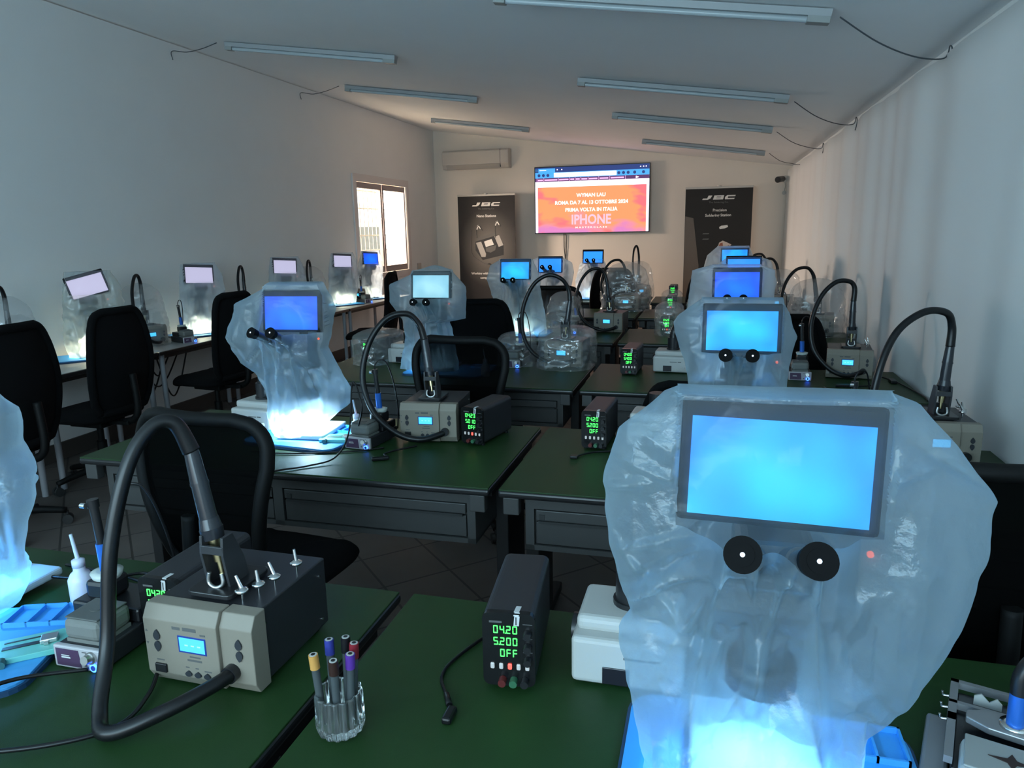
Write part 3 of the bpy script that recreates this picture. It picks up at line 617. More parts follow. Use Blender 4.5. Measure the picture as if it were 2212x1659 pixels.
def power_supply(label, loc, rz, lines, redbtn=True, sticker=True):
    """origin at the base centre, front towards -y"""
    t = thing('bench_power_supply', label, 'power supply', loc, rz, 'black bench power supplies with green digits')
    w, h, d = 0.098, 0.158, 0.25
    M = MB(); r = 0.014; pts = []
    for cx_, cz_, a0 in ((w/2-r,0.008+r,-90),(w/2-r,h-r,0),(-w/2+r,h-r,90),(-w/2+r,0.008+r,180)):
        for k in range(5): a = math.radians(a0+k*22.5); pts.append((cx_+r*math.cos(a), cz_+r*math.sin(a)))
    M.prism(pts, d-0.012, o=-d/2+0.012).done('case', black_case, t)
    M = MB(); M.prism([(p[0]*1.01,p[1]) for p in pts], 0.012, o=-d/2); M.done('front_panel', mat('gloss_black_panel', (0.006,0.006,0.007), 0.2), t)
    y = -d/2-0.0005
    b = MB()
    for k, s_ in enumerate(lines):
        n_ = len(s_.replace('.','')); x = 0.020-n_*0.0085*1.42+0.0
        seg7(b, s_, x, h-0.041-k*0.024, 0.0085, 0.0155, y)
    b.done('digit_display', led_green, t)
    for k in range(5):
        MB().box(-0.035+k*0.0165,-0.0275+k*0.0165,y-0.0025,y,h-0.114,h-0.102,bev=0.002).done('button', led_red if (k == 2 and redbtn) else btn_white, t, label=('red lit button' if (k == 2 and redbtn) else None))
    for k in range(3):
        z_ = h-0.040-k*0.027
        MB().cyl((0.036,y,z_),(0.036,y-0.012,z_),0.0085,0.007,n=16).done('knob', black_p, t)
    MB().box(0.027,0.045,y-0.0006,y,h-0.021,h-0.0198).box(0.027,0.045,y-0.0006,y,h-0.050,h-0.0488).box(0.027,0.045,y-0.0006,y,h-0.078,h-0.0768).box(-0.036,-0.012,y-0.0006,y,h-0.020,h-0.016).done('panel_print', print_g, t)
    for k, (c_, nm) in enumerate(((mat('terminal_red',(0.10,0.012,0.012),0.4),'red terminal'),(mat('terminal_green',(0.03,0.12,0.06),0.4),'green terminal'),(black_p,'black terminal'))):
        MB().cyl((-0.012+k*0.021,y,0.022),(-0.012+k*0.021,y-0.016,0.022),0.0075,n=14).done('terminal', c_, t, label=nm)
    if sticker:
        b = MB(); pth = [(0.0,-0.020+0.0), (0,0)]
        P = [(y-0.001,h-0.024),(y-0.001,h-0.004),(-d/2+0.003,h+0.0012),(-d/2+0.026,h+0.0012)]
        for a, c_ in zip(P, P[1:]): b.quad([(0.010,a[0],a[1]),(0.020,a[0],a[1]),(0.022,c_[0],c_[1]),(0.012,c_[0],c_[1])], label_w)
        b.quad([(0.0135,y-0.0012,h-0.022),(0.0165,y-0.0012,h-0.022),(0.0165,y-0.0012,h-0.006),(0.0135,y-0.0012,h-0.006)], print_g)
        b.done('paper_label', None, t, recalc=False, label='curled white label')
    for sx in (-1, 1):
        for sy in (-1, 1): MB().cyl((sx*0.036,sy*0.10,0),(sx*0.036,sy*0.10,0.009),0.008,n=10).done('foot', rubber, t)
    return t
# ---- fume extractor: white box with a black flexible arm
def fume_box(label, loc, rz, hose=True):
    t = thing('fume_extractor', label, 'fume extractor', loc, rz, 'white fume extractor boxes beside the microscopes')
    MB().box(-0.105,0.105,-0.085,0.085,0.006,0.100,bev=0.010,seg=3).box(-0.100,0.100,-0.055,0.085,0.095,0.128,bev=0.012,seg=3).done('body', white_p, t)
    MB().box(-0.045,0.005,-0.0875,-0.084,0.012,0.046,bev=0.001).done('display_window', mat('black_window',(0.012,0.012,0.018),0.15), t)
    MB().box(-0.006,0.035,-0.0862,-0.0848,0.066,0.070).box(0.04,0.06,-0.0862,-0.0848,0.066,0.071).done('panel_print', print_g, t)
    MB().cyl((0.07,-0.085,0.035),(0.07,-0.099,0.035),0.010,n=16).done('knob', white_p, t)
    MB().cyl((0.0,0.02,0.12),(0.0,0.02,0.20),0.034,n=20).cyl((0.0,0.02,0.12),(0.0,0.02,0.138),0.039,n=20).done('duct_collar', black_p, t)
    if hose:
        b = MB(); pts = catmull([Vector(p) for p in [(0.0,0.02,0.19),(0.01,0.03,0.25),(0.06,0.06,0.32),(0.13,0.08,0.34)]], 14)
        b.tube(pts, 0.026, n=14, sub=1, taper=lambda s_: 1.0+0.09*math.sin(s_*150)); b.done('flexible_hose', rubber, t)
    MB().cyl((-0.105,0.0,0.07),(-0.115,0.0,0.07),0.03,n=18).done('side_knob', black_p, t)
    return t
# ---- microscope with monitor on top. origin on the mat under the monitor; user side is -y
def scope(label, loc, rz, screen, ring=None, power=2.0, lampcol=(0.65,0.9,1.0), h=0.0, eyec=(-0.010,0.0), ez=0.0, eyes=True, roll=0.0):
    t = thing('trinocular_microscope', label, 'microscope', loc, rz, 'microscopes with a monitor on top')
    body = mat('microscope_grey', (0.05,0.055,0.06), 0.4)
    MB().box(-0.10,0.10,0.00,0.24,0.0,0.022,bev=0.008,seg=3).done('base', mat('microscope_base_white', (0.55,0.60,0.62), 0.35), t)
    MB().cyl((0,0.20,0.02),(0,0.20,0.50),0.016,n=18).done('pillar', brushed, t)
    MB().box(-0.035,0.035,0.10,0.24,0.27,0.35,bev=0.012,seg=3).cyl((-0.06,0.19,0.31),(0.06,0.19,0.31),0.020,n=18).done('focus_block', body, t)
    MB().cyl((0,0.085,0.20),(0,0.085,0.30),0.034,0.040,n=24).box(-0.045,0.045,0.03,0.14,0.29,0.40,bev=0.02,seg=3).box(-0.052,0.052,-0.03,0.09,0.36,0.43,bev=0.018,seg=3).done('microscope_head', body, t)
    MB().cyl((0,0.10,0.40),(0,0.10,0.46),0.018,n=18).box(-0.03,0.03,0.07,0.13,0.45,0.52,bev=0.005).done('camera', black_p, t)
    MB().lathe([(0.002,0.174),(0.046,0.174),(0.046,0.160),(0.051,0.160),(0.052,0.190),(0.048,0.205),(0.026,0.205)],(0,0.085,0)).done('ring_light', black_p, t)
    MB().lathe([(0.026,0.1715),(0.042,0.1715),(0.042,0.173),(0.026,0.173)],(0,0.085,0)).done('ring_leds', ring or ring_e, t)
    ld = bpy.data.lights.new('ring_lamp', 'AREA'); ld.shape = 'DISK'; ld.size = 0.08; ld.energy = power; ld.color = lampcol; ld.spread = math.radians(150)
    lo = bpy.data.objects.new('ring_lamp', ld); C.objects.link(lo); lo.parent = t; lo.location = (0,0.085,0.158)
    for s_ in (-1, 1):
        ex = eyec[0]+s_*0.038; p0 = Vector((ex*0.55, 0.0, 0.395)); p1 = Vector((ex,-0.125,0.458+ez)) if eyes else Vector((ex*0.8,-0.020,0.400))
        e_ = MB().cyl(p0, p0.lerp(p1,0.55), 0.021, 0.019, n=20).cyl(p0.lerp(p1,0.5), p1, 0.015, 0.0165, n=20).done('eyepiece', body, t)
        d = (p1-p0).normalized(); q0 = p1-d*0.004; q1 = p1+d*0.022
        b = MB().cyl(q0, q1, 0.0185, 0.0215, n=28, caps=True); b.cyl(q1, q1+d*0.0008, 0.0135, n=20, m=None); b.done('eyecup', mat('eyecup_rubber', (0.003,0.003,0.0035), 0.8, spec=0.15), e_)
        if eyes: MB().cyl(q1+d*0.001, q1+d*0.0016, 0.0028, n=12).done('exit_pupil', emat('exit_pupil', (0.6,0.8,1.0), 2.5), e_)
    # monitor, leaning back a little
    Mt = rot('X', -7, (0,0,0.46+h))
    mo = MB().box(-0.127,0.127,0.0,0.022,0.449+h,0.617+h,bev=0.006,seg=2,M=Mt).done('monitor_frame', mat('monitor_black', (0.004,0.004,0.005), 0.6, spec=0.15), t)
    MB().box(-0.113,0.113,-0.0015,0.001,0.460+h,0.592+h,M=Mt).done('screen', screen, mo)
    if roll: mo.matrix_local = rot('Y', roll, (0,0,0.53+h))
    b = MB().box(-0.02,0.02,0.02,0.10,0.50+h,0.525+h,bev=0.004).box(-0.035,0.035,0.02,0.032,0.48+h,0.56+h,bev=0.004); b.done('monitor_bracket', black_p, t)
    MB().cyl((0.115,-0.004,0.424+h),(0.115,0.000,0.425+h),0.0042,n=14).done('power_light', emat('standby_light', (1.0,0.15,0.08), 1.0), t, label='small red standby light')
    return t
# ---- draped cover
def interp(ch, z):
    ch = sorted(ch, key=lambda p: p[1])
    if z <= ch[0][1]: return ch[0][0]
    for a, b in zip(ch, ch[1:]):
        if z <= b[1]:
            k = (z-a[1])/(b[1]-a[1]+1e-9); return a[0]+(b[0]-a[0])*k
    return ch[-1][0]
def cover(label, loc, rz, L, Rr, ztop, zbot, m, seed=0, wr=1.0, eyec=(-0.01,), eyes=True, nu=120, nv=90, hem=0.0, depth=(0.0,0.16), peak=0.0, ez=0.0, taut=0.449):
    """flat bag pulled over the monitor: front sheet and back sheet joined at side seams"""
    o_ = Vector((seed*3.7, seed*1.3, 0))
    def ridge(p): return 1-abs(noise.noise(p))*2.2
    ex = [eyec[0]-0.038, eyec[0]+0.038] if eyes else []
    rg = random.Random(seed*17+5); CR = []
    for k in range(30):
        side = 0 if k % 3 else 1
        if k < 12 and eyes:                       # folds that run away from the eyepieces
            e0 = ex[k % 2]; ang = rg.uniform(-2.7, -0.45) if k < 9 else rg.uniform(0.1, 3.0)
            p0 = (e0+0.03*math.cos(ang), 0.45+0.03*math.sin(ang)); ln = rg.uniform(0.12, 0.42)
        else:
            z0 = rg.uniform(zbot+0.02, ztop-0.03); sd = rg.choice((-1, 1)); x0 = interp(L, z0) if sd < 0 else interp(Rr, z0)
            p0 = (x0, z0); ang = (0 if sd < 0 else PI)+rg.uniform(-0.9, 0.9); ln = rg.uniform(0.08, 0.26)
        p1 = (p0[0]+ln*math.cos(ang), p0[1]+ln*math.sin(ang))
        CR.append((p0, p1, ln, rg.uniform(0.010, 0.032), rg.uniform(0.007, 0.020)*wr*rg.choice((1, 1, -0.8)), rg.uniform(0.25, 1.0), side))
    def crease(x, z, bk):
        d_ = 0.0
        for (p0, p1, ln, w_, a_, asy, side) in CR:
            if side != bk: continue
            dx, dz = (p1[0]-p0[0])/ln, (p1[1]-p0[1])/ln; rx, rz_ = x-p0[0], z-p0[1]
            t_ = rx*dx+rz_*dz
            if t_ < 0 or t_ > ln: continue
            n_ = -rx*dz+rz_*dx; ww = w_*(0.35+t_/ln)
            q_ = abs(n_)/(ww*asy if n_ > 0 else ww)
            if q_ < 1: d_ += a_*(1-q_)*min(1.0, 4*t_/ln)*(1-t_/ln)**0.6
        return d_
    def fn(u, v):
        back = u >= 0.5; s_ = (u*4-1) if not back else (3-u*4)       # -1..1 .. back to -1
        zb = zbot + hem*(s_) ; 
        vv = min(v, 0.94)/0.94; z = zb+(ztop-zb)*vv
        xl, xr = interp(L, z), interp(Rr, z); cx_ = (xl+xr)/2; hw = (xr-xl)/2
        x = cx_+s_*hw
        # front depth
        fz = -0.012 if z > 0.47 else (-0.012-(0.47-z)*0.25 if z > 0.40 else -0.03+0.05*(0.40-z))
        bz = 0.15 if z < 0.44 else 0.15-(z-0.44)/(max(ztop-0.44,1e-3))*0.10
        mid = 0.045 + 0.01*math.sin(z*9+seed)
        prof = (1-abs(s_)**2.6)**0.5
        if not back:
            y = mid+(fz+0.0-mid)*prof
            for e_ in ex:
                g = math.exp(-(((x-e_)/0.038)**2+((z-0.446-ez)/0.055)**2)); y -= 0.094*g
                # pleats running down from the eyepieces
                if z < 0.45:
                    k = (0.45-z); wdt = 0.010+0.05*k
                    for q in (-1.4,0.9):
                        c_ = e_+q*(0.012+0.10*k); y -= 0.024*wr*min(1,k/0.05)*math.exp(-((x-c_)/(wdt*0.45))**2)*(1-0.6*min(1,k/0.45))
        else:
            y = mid+(bz-mid)*prof
        p = Vector((x*5.0, z*2.6+(1 if back else 0)*7, 0))+o_
        amp = wr*(0.006+0.016*max(0,min(1,(0.50-z)/0.35)))*(0.25+0.75*prof)
        scrn = (not back) and z > 0.455 and abs(x) < 0.135
        if scrn: amp *= 0.12
        y += amp*(ridge(p*1.3)+0.6*ridge(p*2.9+Vector((3,1,0)))+0.35*ridge(Vector((x*22,z*6,seed)))-1.0)*(-1 if not back else 1)
        y += crease(x, z, 1 if back else 0)*(0.15 if scrn else 1.0)*(-1 if not back else 1)
        if (not back) and 0.30 < z < 0.45 and abs(x) < 0.10:
            g_ = min(1, (0.10-abs(x))/0.03)*min(1, (z-0.30)/0.04); y = y*(1-g_)+min(y, -0.052)*g_
        if (not back) and abs(x) < 0.13: y = min(y, -0.008)
        x += wr*0.005*noise.noise(Vector((z*25,seed,s_)))*(abs(s_)**3)
        if v > 0.94:
            k = (v-0.94)/0.06; y = y+(mid-0.02-y)*k; z = ztop+0.006*math.sin(k*PI/2)+peak*k*math.exp(-((x-0.02)/0.08)**2)
        return Vector((x, y, z))
    b = MB(); b.mi(m); b.mi(frost_taut); b.grid(fn, nu*2, nv, m, closed=True)
    for f in b.bm.faces:                          # the sheet lies flat on the monitor here
        c_ = f.calc_center_median()
        if c_.y < 0.004 and abs(c_.x) < 0.1285 and taut < c_.z < min(0.62, taut+0.17): f.material_index = 1
    o = b.done('dust_cover', m, None, recalc=False)
    o.location = loc; o.rotation_euler = (0,0,math.radians(rz))
    return tag(o, label, 'dust cover', 'frosted plastic covers over the microscopes')
def clear_bag(label, loc, rz, w, d, h, seed, tall=None):
    o_ = Vector((seed*5.1, 2.0*seed, 1.0))
    def fn(u, v):
        a = 2*PI*u; ca, sa = math.cos(a), math.sin(a); e_ = 0.6
        z = h*v; k = (1-max(0, (v-0.75)/0.25)**2)**0.5 if v > 0.75 else 1.0
        kk = 1.0 if tall is None else (1.0 if v < 0.35 else 1.0-0.25*(v-0.35)/0.65)
        x = w/2*math.copysign(abs(ca)**e_, ca)*k*kk; y = d/2*math.copysign(abs(sa)**e_, sa)*k*kk
        p = Vector((x*9, y*9, z*9))+o_
        n_ = (1-2*abs(noise.noise(p)))*0.6+(1-2*abs(noise.noise(p*2.3)))*0.4
        r = 1+0.13*(n_-0.4); return Vector((x*r, y*r, z+0.01*noise.noise(p)*(1 if v > 0.05 else 0)))
    b = MB().grid(fn, 90, 50, closed=True); o = b.done('clear_plastic_bag', clearbag, None, recalc=False)
    o.location = loc; o.rotation_euler = (0,0,math.radians(rz))
    return tag(o, label, 'plastic bag', 'clear bags over the instruments')
# ---- silicone work mat
def rrect(w, d, r, n=6):
    pts = []
    for cx_, cy_, a0 in ((w/2-r,d/2-r,0),(-w/2+r,d/2-r,90),(-w/2+r,-d/2+r,180),(w/2-r,-d/2+r,270)):
        for k in range(n): a = math.radians(a0+k*90/(n-1)); pts.append((cx_+r*math.cos(a), cy_+r*math.sin(a)))
    return pts
def work_mat(label, loc, rz, w=0.46, d=0.34):
    t = thing('silicone_mat', label, 'work mat', loc, rz, 'blue silicone work mats under the microscopes')
    MB().prism(rrect(w,d,0.05), 0.010, plane='xy', o=0.0).done('mat_base', sil_navy, t)
    MB().prism(rrect(w-0.012,d-0.012,0.045), 0.006, plane='xy', o=0.0095, bev=0.001).done('mat_surface', sil_blue, t)
    b = MB(); x1 = w/2-0.015; x0 = x1-0.15; y1 = d/2-0.015; y0 = y1-0.085
    for q in (x0, x0+0.05, x0+0.10, x1-0.004): b.box(q,q+0.004,y0,y1,0.015,0.026)
    for q in (y0, y1-0.004): b.box(x0,x1,q,q+0.004,0.015,0.026)
    b.done('parts_tray', sil_blue, t)
    return t
def board_fixture(label, loc, rz):
    t = thing('board_holder', label, 'board holder', loc, rz, 'teal circuit board holders')
    MB().prism(rrect(0.15,0.085,0.008), 0.012, plane='xy', bev=0.001).done('plate', teal, t)
    MB().box(-0.05,0.035,-0.006,0.006,0.0115,0.0135).box(-0.05,0.02,0.022,0.026,0.0115,0.0132).done('slot', black_p, t)
    MB().box(0.018,0.05,-0.014,0.014,0.012,0.022,bev=0.002).box(0.026,0.034,-0.02,0.02,0.013,0.019).done('clamp', brushed, t)
    MB().cyl((-0.045,-0.058,0.007),(-0.045,-0.040,0.007),0.009,n=16).done('knob', mat('teal_dark', (0.03,0.12,0.13), 0.4), t)
    return t
# ---- hot air station: front towards -y
def teardrop(cx_, cz_, w, h, up=True, n=14):
    P = []
    for k in range(n):
        a = 2*PI*k/n; x = math.sin(a)*w/2; z = math.cos(a)
        xx = x*(1-0.55*max(0, z)) ; P.append((cx_+xx, cz_+(z*h/2)*(1 if up else -1)))
    return P
HOSE_A = [(-0.058,-0.030,0.452),(-0.074,-0.045,0.500),(-0.100,-0.075,0.500),(-0.123,-0.120,0.435),(-0.142,-0.165,0.290),(-0.138,-0.205,0.120),(-0.105,-0.270,0.030),(-0.055,-0.300,0.020),(0.02,-0.245,0.040),(0.066,-0.165,0.050),(0.070,-0.120,0.050)]
HOSE_B = [(-0.042,-0.004,0.420),(-0.060,-0.010,0.475),(-0.105,-0.03,0.520),(-0.185,-0.06,0.500),(-0.250,-0.10,0.400),(-0.268,-0.14,0.260),(-0.215,-0.17,0.130),(-0.115,-0.195,0.055),(-0.02,-0.19,0.030),(0.055,-0.15,0.043),(0.070,-0.120,0.050)]
def hot_air(label, loc, rz, hose, lean=(-0.045,-0.02), detail=True, sc_=1.0, r=0.0125, nozzles=None):
    t = thing('hot_air_station', label, 'hot air station', loc, rz, 'hot air stations with a black hose')
    w, h, d = 0.236, 0.162, 0.27
    MB().box(-w/2+0.004,w/2-0.004,-d/2+0.03,d/2,0.012,h,bev=0.003).done('case', black_case, t)
    # bezel: two stepped blocks
    b = MB(); y0 = -d/2; xs = w/2*0.40
    prof = [(-0.0,0.028),(0.0,h*0.86),(0.014,h+0.003),(0.045,h+0.003),(0.045,0.006),(0.012,0.006)]
    b.prism([(y0-0.004+a,z) for a,z in prof], xs+w/2, plane='yz', o=-w/2, bev=0.002)
    b.prism([(y0+0.004+a,z*0.985) for a,z in prof], w/2-xs, plane='yz', o=xs, bev=0.002)
    b.done('front_bezel', bezel, t)
    yf = y0-0.004
    MB().box(-0.038,0.018,yf-0.001,yf+0.002,0.082,0.110).done('lcd_screen', lcd, t)
    MB().box(-0.0415,0.0215,yf-0.0006,yf+0.001,0.0785,0.1135,bev=0.0004).done('lcd_frame', mat('lcd_frame_blue', (0.02,0.05,0.25), 0.3), t)
    if detail:
        b = MB()
        for x in (-0.026,-0.012,0.002): b.box(x,x+0.007,yf-0.0014,yf-0.001,0.094,0.0965)
        b.done('lcd_readout', lcd_ink, t)
        b = MB()
        for x0_,x1_,z_,h_ in [(-0.052,-0.034,0.124,0.006),(-0.028,0.002,0.124,0.007),(0.010,0.022,0.118,0.0035),(-0.018,0.006,0.070,0.003),(-0.024,0.008,0.062,0.004),(-0.095,-0.078,0.054,0.0025),(-0.030,-0.022,0.047,0.0025),(-0.008,-0.001,0.047,0.0025),(0.012,0.028,0.044,0.0025)]:
            b.box(x0_,x1_,yf-0.0004,yf+0.0004,z_,z_+h_)
        for x_, z_ in ((-0.112,0.112),(-0.112,0.090)): b.prism([(x_-.003,z_),(x_+.003,z_),(x_,z_+(.005 if z_>0.1 else -.005))],0.0006,o=yf-0.0004)
        b.done('panel_print', print_g, t)
    for x_, ys in ((-0.088, yf), (0.088, yf+0.008)):
        for z_, up in ((0.108, True), (0.084, False)): MB().prism(teardrop(x_,z_,0.015,0.022,up), 0.005, o=ys-0.003, bev=0.0).done('arrow_button', dark_btn, t)
    for k in range(3): MB().prism([(p[0], p[1]) for p in teardrop(-0.024+k*0.021,0.036,0.015,0.012,True)], 0.005, o=yf-0.003).done('round_button', dark_btn, t)
    MB().box(-0.099,-0.073,yf-0.004,yf+0.002,0.030,0.048,bev=0.0015).done('power_switch', black_p, t)
    MB().cyl((0.070,y0+0.008,0.050),(0.070,y0-0.012,0.050),0.0165,n=20).done('hose_port', black_p, t)
    for sx in (-1,1):
        for sy in (-0.09,0.11): MB().cyl((sx*0.09,sy,0),(sx*0.09,sy,0.013),0.012,n=12).done('foot', rubber, t)
    if detail:
        b = MB()
        for z_ in (0.03,0.13):
            for y_ in (-0.085,0.11): b.cyl((w/2-0.005,y_,z_),(w/2-0.002,y_,z_),0.003,n=8)
        b.done('case_screw', chrome, t)
    # nozzles on the top at the right
    for k, (px, py) in enumerate(nozzles if nozzles is not None else []):
        nzl = MB().lathe([(0.011,h+0.020),(0.0125,h+0.022),(0.0125,h+0.026),(0.009,h+0.027),(0.004,h+0.030)],(px,py,0)).cyl((px,py,h),(px,py,h+0.022),0.0022,n=8).done('nozzle', chrome, t)
        MB().cyl((px,py,h+0.028),(px-0.012+0.008*(k%2),py+0.002,h+0.052),0.0042,0.0032,n=12).done('nozzle_tip', chrome, nzl)
    # holder
    hx, hy = lean[0]*0.1-0.005, -0.045
    MB().prism(rrect(0.10,0.13,0.012), 0.010, plane='xy', o=h+0.006, bev=0.002, M=Matrix.Translation((hx+0.005,hy+0.02,0))).box(hx-0.03,hx+0.04,hy-0.03,hy+0.06,h,h+0.008).done('holder_plate', black_p, t)
    b = MB(); zt = h+0.120
    for s_ in (-1, 1):
        b.prism([(hy-0.010,h+0.014),(hy+0.050,h+0.014),(hy+0.040,h+0.060),(hy+0.012,zt),(hy-0.018,zt),(hy-0.022,h+0.085)], 0.006, plane='yz', o=hx+s_*0.024-0.003+0.004, bev=0.001)
    b.box(hx-0.02,hx+0.03,hy+0.028,hy+0.042,h+0.014,h+0.050); b.box(hx-0.02,hx+0.03,hy-0.022,hy-0.016,h+0.085,zt-0.018,bev=0.001)
    b.done('handle_holder', mat('holder_steel', (0.035,0.036,0.04), 0.38), t)
    MB().tube([(hx-0.010,hy-0.016,h+0.045),(hx-0.012,hy-0.018,h+0.024),(hx+0.004,hy-0.02,h+0.016),(hx+0.020,hy-0.018,h+0.024),(hx+0.018,hy-0.016,h+0.045)],0.004,n=8).done('wire_cradle', brushed, t)
    # handle
    p0 = Vector((hx+0.004,hy+0.004,h+0.035)); p1 = Vector((hose[0][0],hose[0][1],hose[0][2])); dd = (p1-p0)
    hd = MB().cyl(p0+dd*0.28, p0+dd*0.36, 0.021, 0.023, n=24).cyl(p0+dd*0.34, p0+dd*0.44, 0.0225, 0.0185, n=24).cyl(p0+dd*0.44, p0+dd*0.70, 0.0175, 0.0165, n=24).cyl(p0+dd*0.70, p0+dd*0.72, 0.0178,0.0178, n=24).cyl(p0+dd*0.72, p0+dd*1.0, 0.0168, 0.0135, n=24).done('hot_air_handle', mat('handle_plastic', (0.022,0.024,0.030), 0.22), t)
    MB().cyl(p0+dd*0.10, p0+dd*0.28, 0.009, 0.012, n=16).cyl(p0, p0+dd*0.12, 0.005, 0.006, n=12).done('metal_nozzle', brass, hd)
    hp = [Vector(hose[0])-dd.normalized()*0.01]+[Vector(p) for p in hose[1:]]
    MB().tube(hp, r, n=14, sub=12, taper=lambda s_: 1.0+0.25*max(0, 1-s_*7)).done('air_hose', rubber, t)
    return t
# ---- soldering station with tip cleaner, iron stand
def solder_station(label, loc, rz, ix=0.0):
    t = thing('soldering_station', label, 'soldering station', loc, rz, 'small soldering stations with a blue power light')
    w, h, d = 0.118, 0.050, 0.22
    MB().box(-w/2+0.002,w/2-0.002,-d/2+0.01,d/2,0.004,h-0.002,bev=0.003).done('case', black_case, t)
    MB().box(-w/2,w/2,-d/2,-d/2+0.012,0.002,h,bev=0.003).done('front_panel', mat('silver_panel', (0.42,0.40,0.42), 0.35), t)
    y = -d/2-0.0008
    MB().prism([(-w/2+0.007,0.007),(0.008,0.007),(0.004,h-0.006),(-w/2+0.007,h-0.006)],0.001,o=y).done('display_panel', purple, t)
    MB().box(-0.038,-0.018,y-0.0012,y-0.0004,0.030,0.0315).box(-0.038,-0.016,y-0.0012,y-0.0004,0.025,0.028).done('panel_text', label_w, t)
    MB().cyl((0.036,y,0.034),(0.036,y-0.018,0.038),0.010,0.009,n=18).cyl((0.036,y+0.001,0.034),(0.036,y-0.004,0.034),0.013,n=18).done('knob', brushed, t)
    pl_ = MB().lathe([(0.0060,0.0),(0.0090,0.0),(0.0090,0.003),(0.0060,0.003)],(0,0,0)).done('power_light', led_blue, t, label='glowing blue power button')
    pl_.location = (0.040, y, 0.013); pl_.rotation_euler = (PI/2,0,0)
    MB().cyl((0.040,y,0.013),(0.040,y-0.004,0.013),0.0055,n=14).done('power_button', mat('blue_button', (0.03,0.06,0.35), 0.3), t)
    MB().box(0.017,0.022,y-0.001,y,0.012,0.017).box(0.014,0.024,y-0.0006,y,0.042,0.0435).done('panel_mark', print_g, t)
    # sponge box and stand ride on the case
    tr = MB().box(-0.045,0.045,-0.095,-0.005,h+0.004,h+0.050,bev=0.014,seg=3).box(-0.042,0.042,-0.09,-0.01,h-0.002,h+0.006).done('tip_cleaner', grey_pl, t)
    MB().box(-0.040,0.040,-0.090,-0.010,h+0.0495,h+0.053,bev=0.002).cyl((0,-0.05,h+0.052),(0,-0.05,h+0.0545),0.012,n=12).done('cleaner_lid', mat('grey_lid', (0.10,0.105,0.10), 0.5), tr)
    sb = MB().box(-0.045+ix,0.055,0.0,0.105,h-0.002,h+0.030,bev=0.006).box(-0.015+ix,0.045+ix,0.01,0.075,h+0.03,h+0.075,bev=0.01).done('stand_body', black_p, t)
    MB().lathe([(0.022,h+0.060),(0.030,h+0.075),(0.033,h+0.085),(0.020,h+0.088)],(0.015+ix,0.045,0)).done('stand_collar', mat('pale_collar', (0.50,0.55,0.52), 0.35), sb)
    if True:
        ir = MB().cyl((0.015,0.045,h+0.08),(0.012,0.045,h+0.150),0.0125,0.0125,n=18).done('iron_grip', blue_tube, t)
        MB().cyl((0.012,0.045,h+0.146),(0.005,0.045,h+0.235),0.0095,n=16).cyl((0.005,0.045,h+0.232),(0.004,0.045,h+0.250),0.012,n=16).done('iron_handle', black_p, ir)
        MB().cyl((0.0,0.03,h+0.240),(-0.012,0.03,h+0.240),0.006,n=12).done('clip', chrome, ir)
        MB().tube([(0.004,0.045,h+0.248),(0.006,0.046,h+0.270),(0.022,0.055,h+0.288),(0.045,0.07,h+0.275),(0.06,0.09,h+0.20),(0.062,0.115,h+0.08),(0.05,0.125,0.03)],0.003,n=8).done('iron_cord', rubber, t)
        for o_ in (ir,): o_.location.x = ix
    return t
def bottle(label, loc):
    t = thing('squeeze_bottle', label, 'bottle', loc, 0, 'milky squeeze bottles with a needle spout')
    MB().lathe([(0.022,0.0),(0.027,0.004),(0.027,0.060),(0.020,0.074),(0.013,0.080),(0.013,0.092)]).done('bottle_body', poly_w, t)
    MB().lathe([(0.014,0.090),(0.014,0.106),(0.006,0.110)]).done('cap', poly_w, t)
    MB().cyl((0,0,0.108),(-0.010,0,0.168),0.0048,0.0036,n=12).done('needle_spout', poly_w, t)
    return t
# ================================================================== STATIONS
def right_cover_pts(*p): return list(p)
# ---------- front row, right desk
power_supply('black power supply reading 04.20 5.200 OFF, nearest on the front right desk', (-0.352,1.295,ZT), 6, ['04.20','5.200','OFF'])
fume_box('white fume extractor box half hidden by the biggest cover', (-0.125,1.300,ZT), 0)
work_mat('blue silicone mat under the nearest covered microscope', (0.115,1.02,ZT), 0, 0.46, 0.37)
scope('microscope in the nearest big frosted cover, front right desk, cyan monitor', (0.095,0.95,ZT+0.016), 1, SCR['cyan'], power=1.0, lampcol=(0.08,0.48,1.0), h=-0.006, roll=1.6)
L1 = [(-0.125,0.62),(-0.148,0.611),(-0.214,0.555),(-0.235,0.475),(-0.226,0.402),(-0.209,0.324),(-0.19,0.277),(-0.21,0.246),(-0.2,0.182),(-0.174,0.045),(-0.17,0.0)]
R1 = [(0.128,0.62),(0.169,0.605),(0.217,0.552),(0.266,0.483),(0.26,0.401),(0.244,0.308),(0.204,0.206),(0.150,0.119),(0.14,0.0)]
cover('big frosted plastic cover draped over the nearest microscope, front right desk', (0.095,0.955,ZT+0.018), 1, L1, R1, 0.618, 0.004, frost, seed=1, wr=1.35, nu=190, nv=170, taut=0.442)
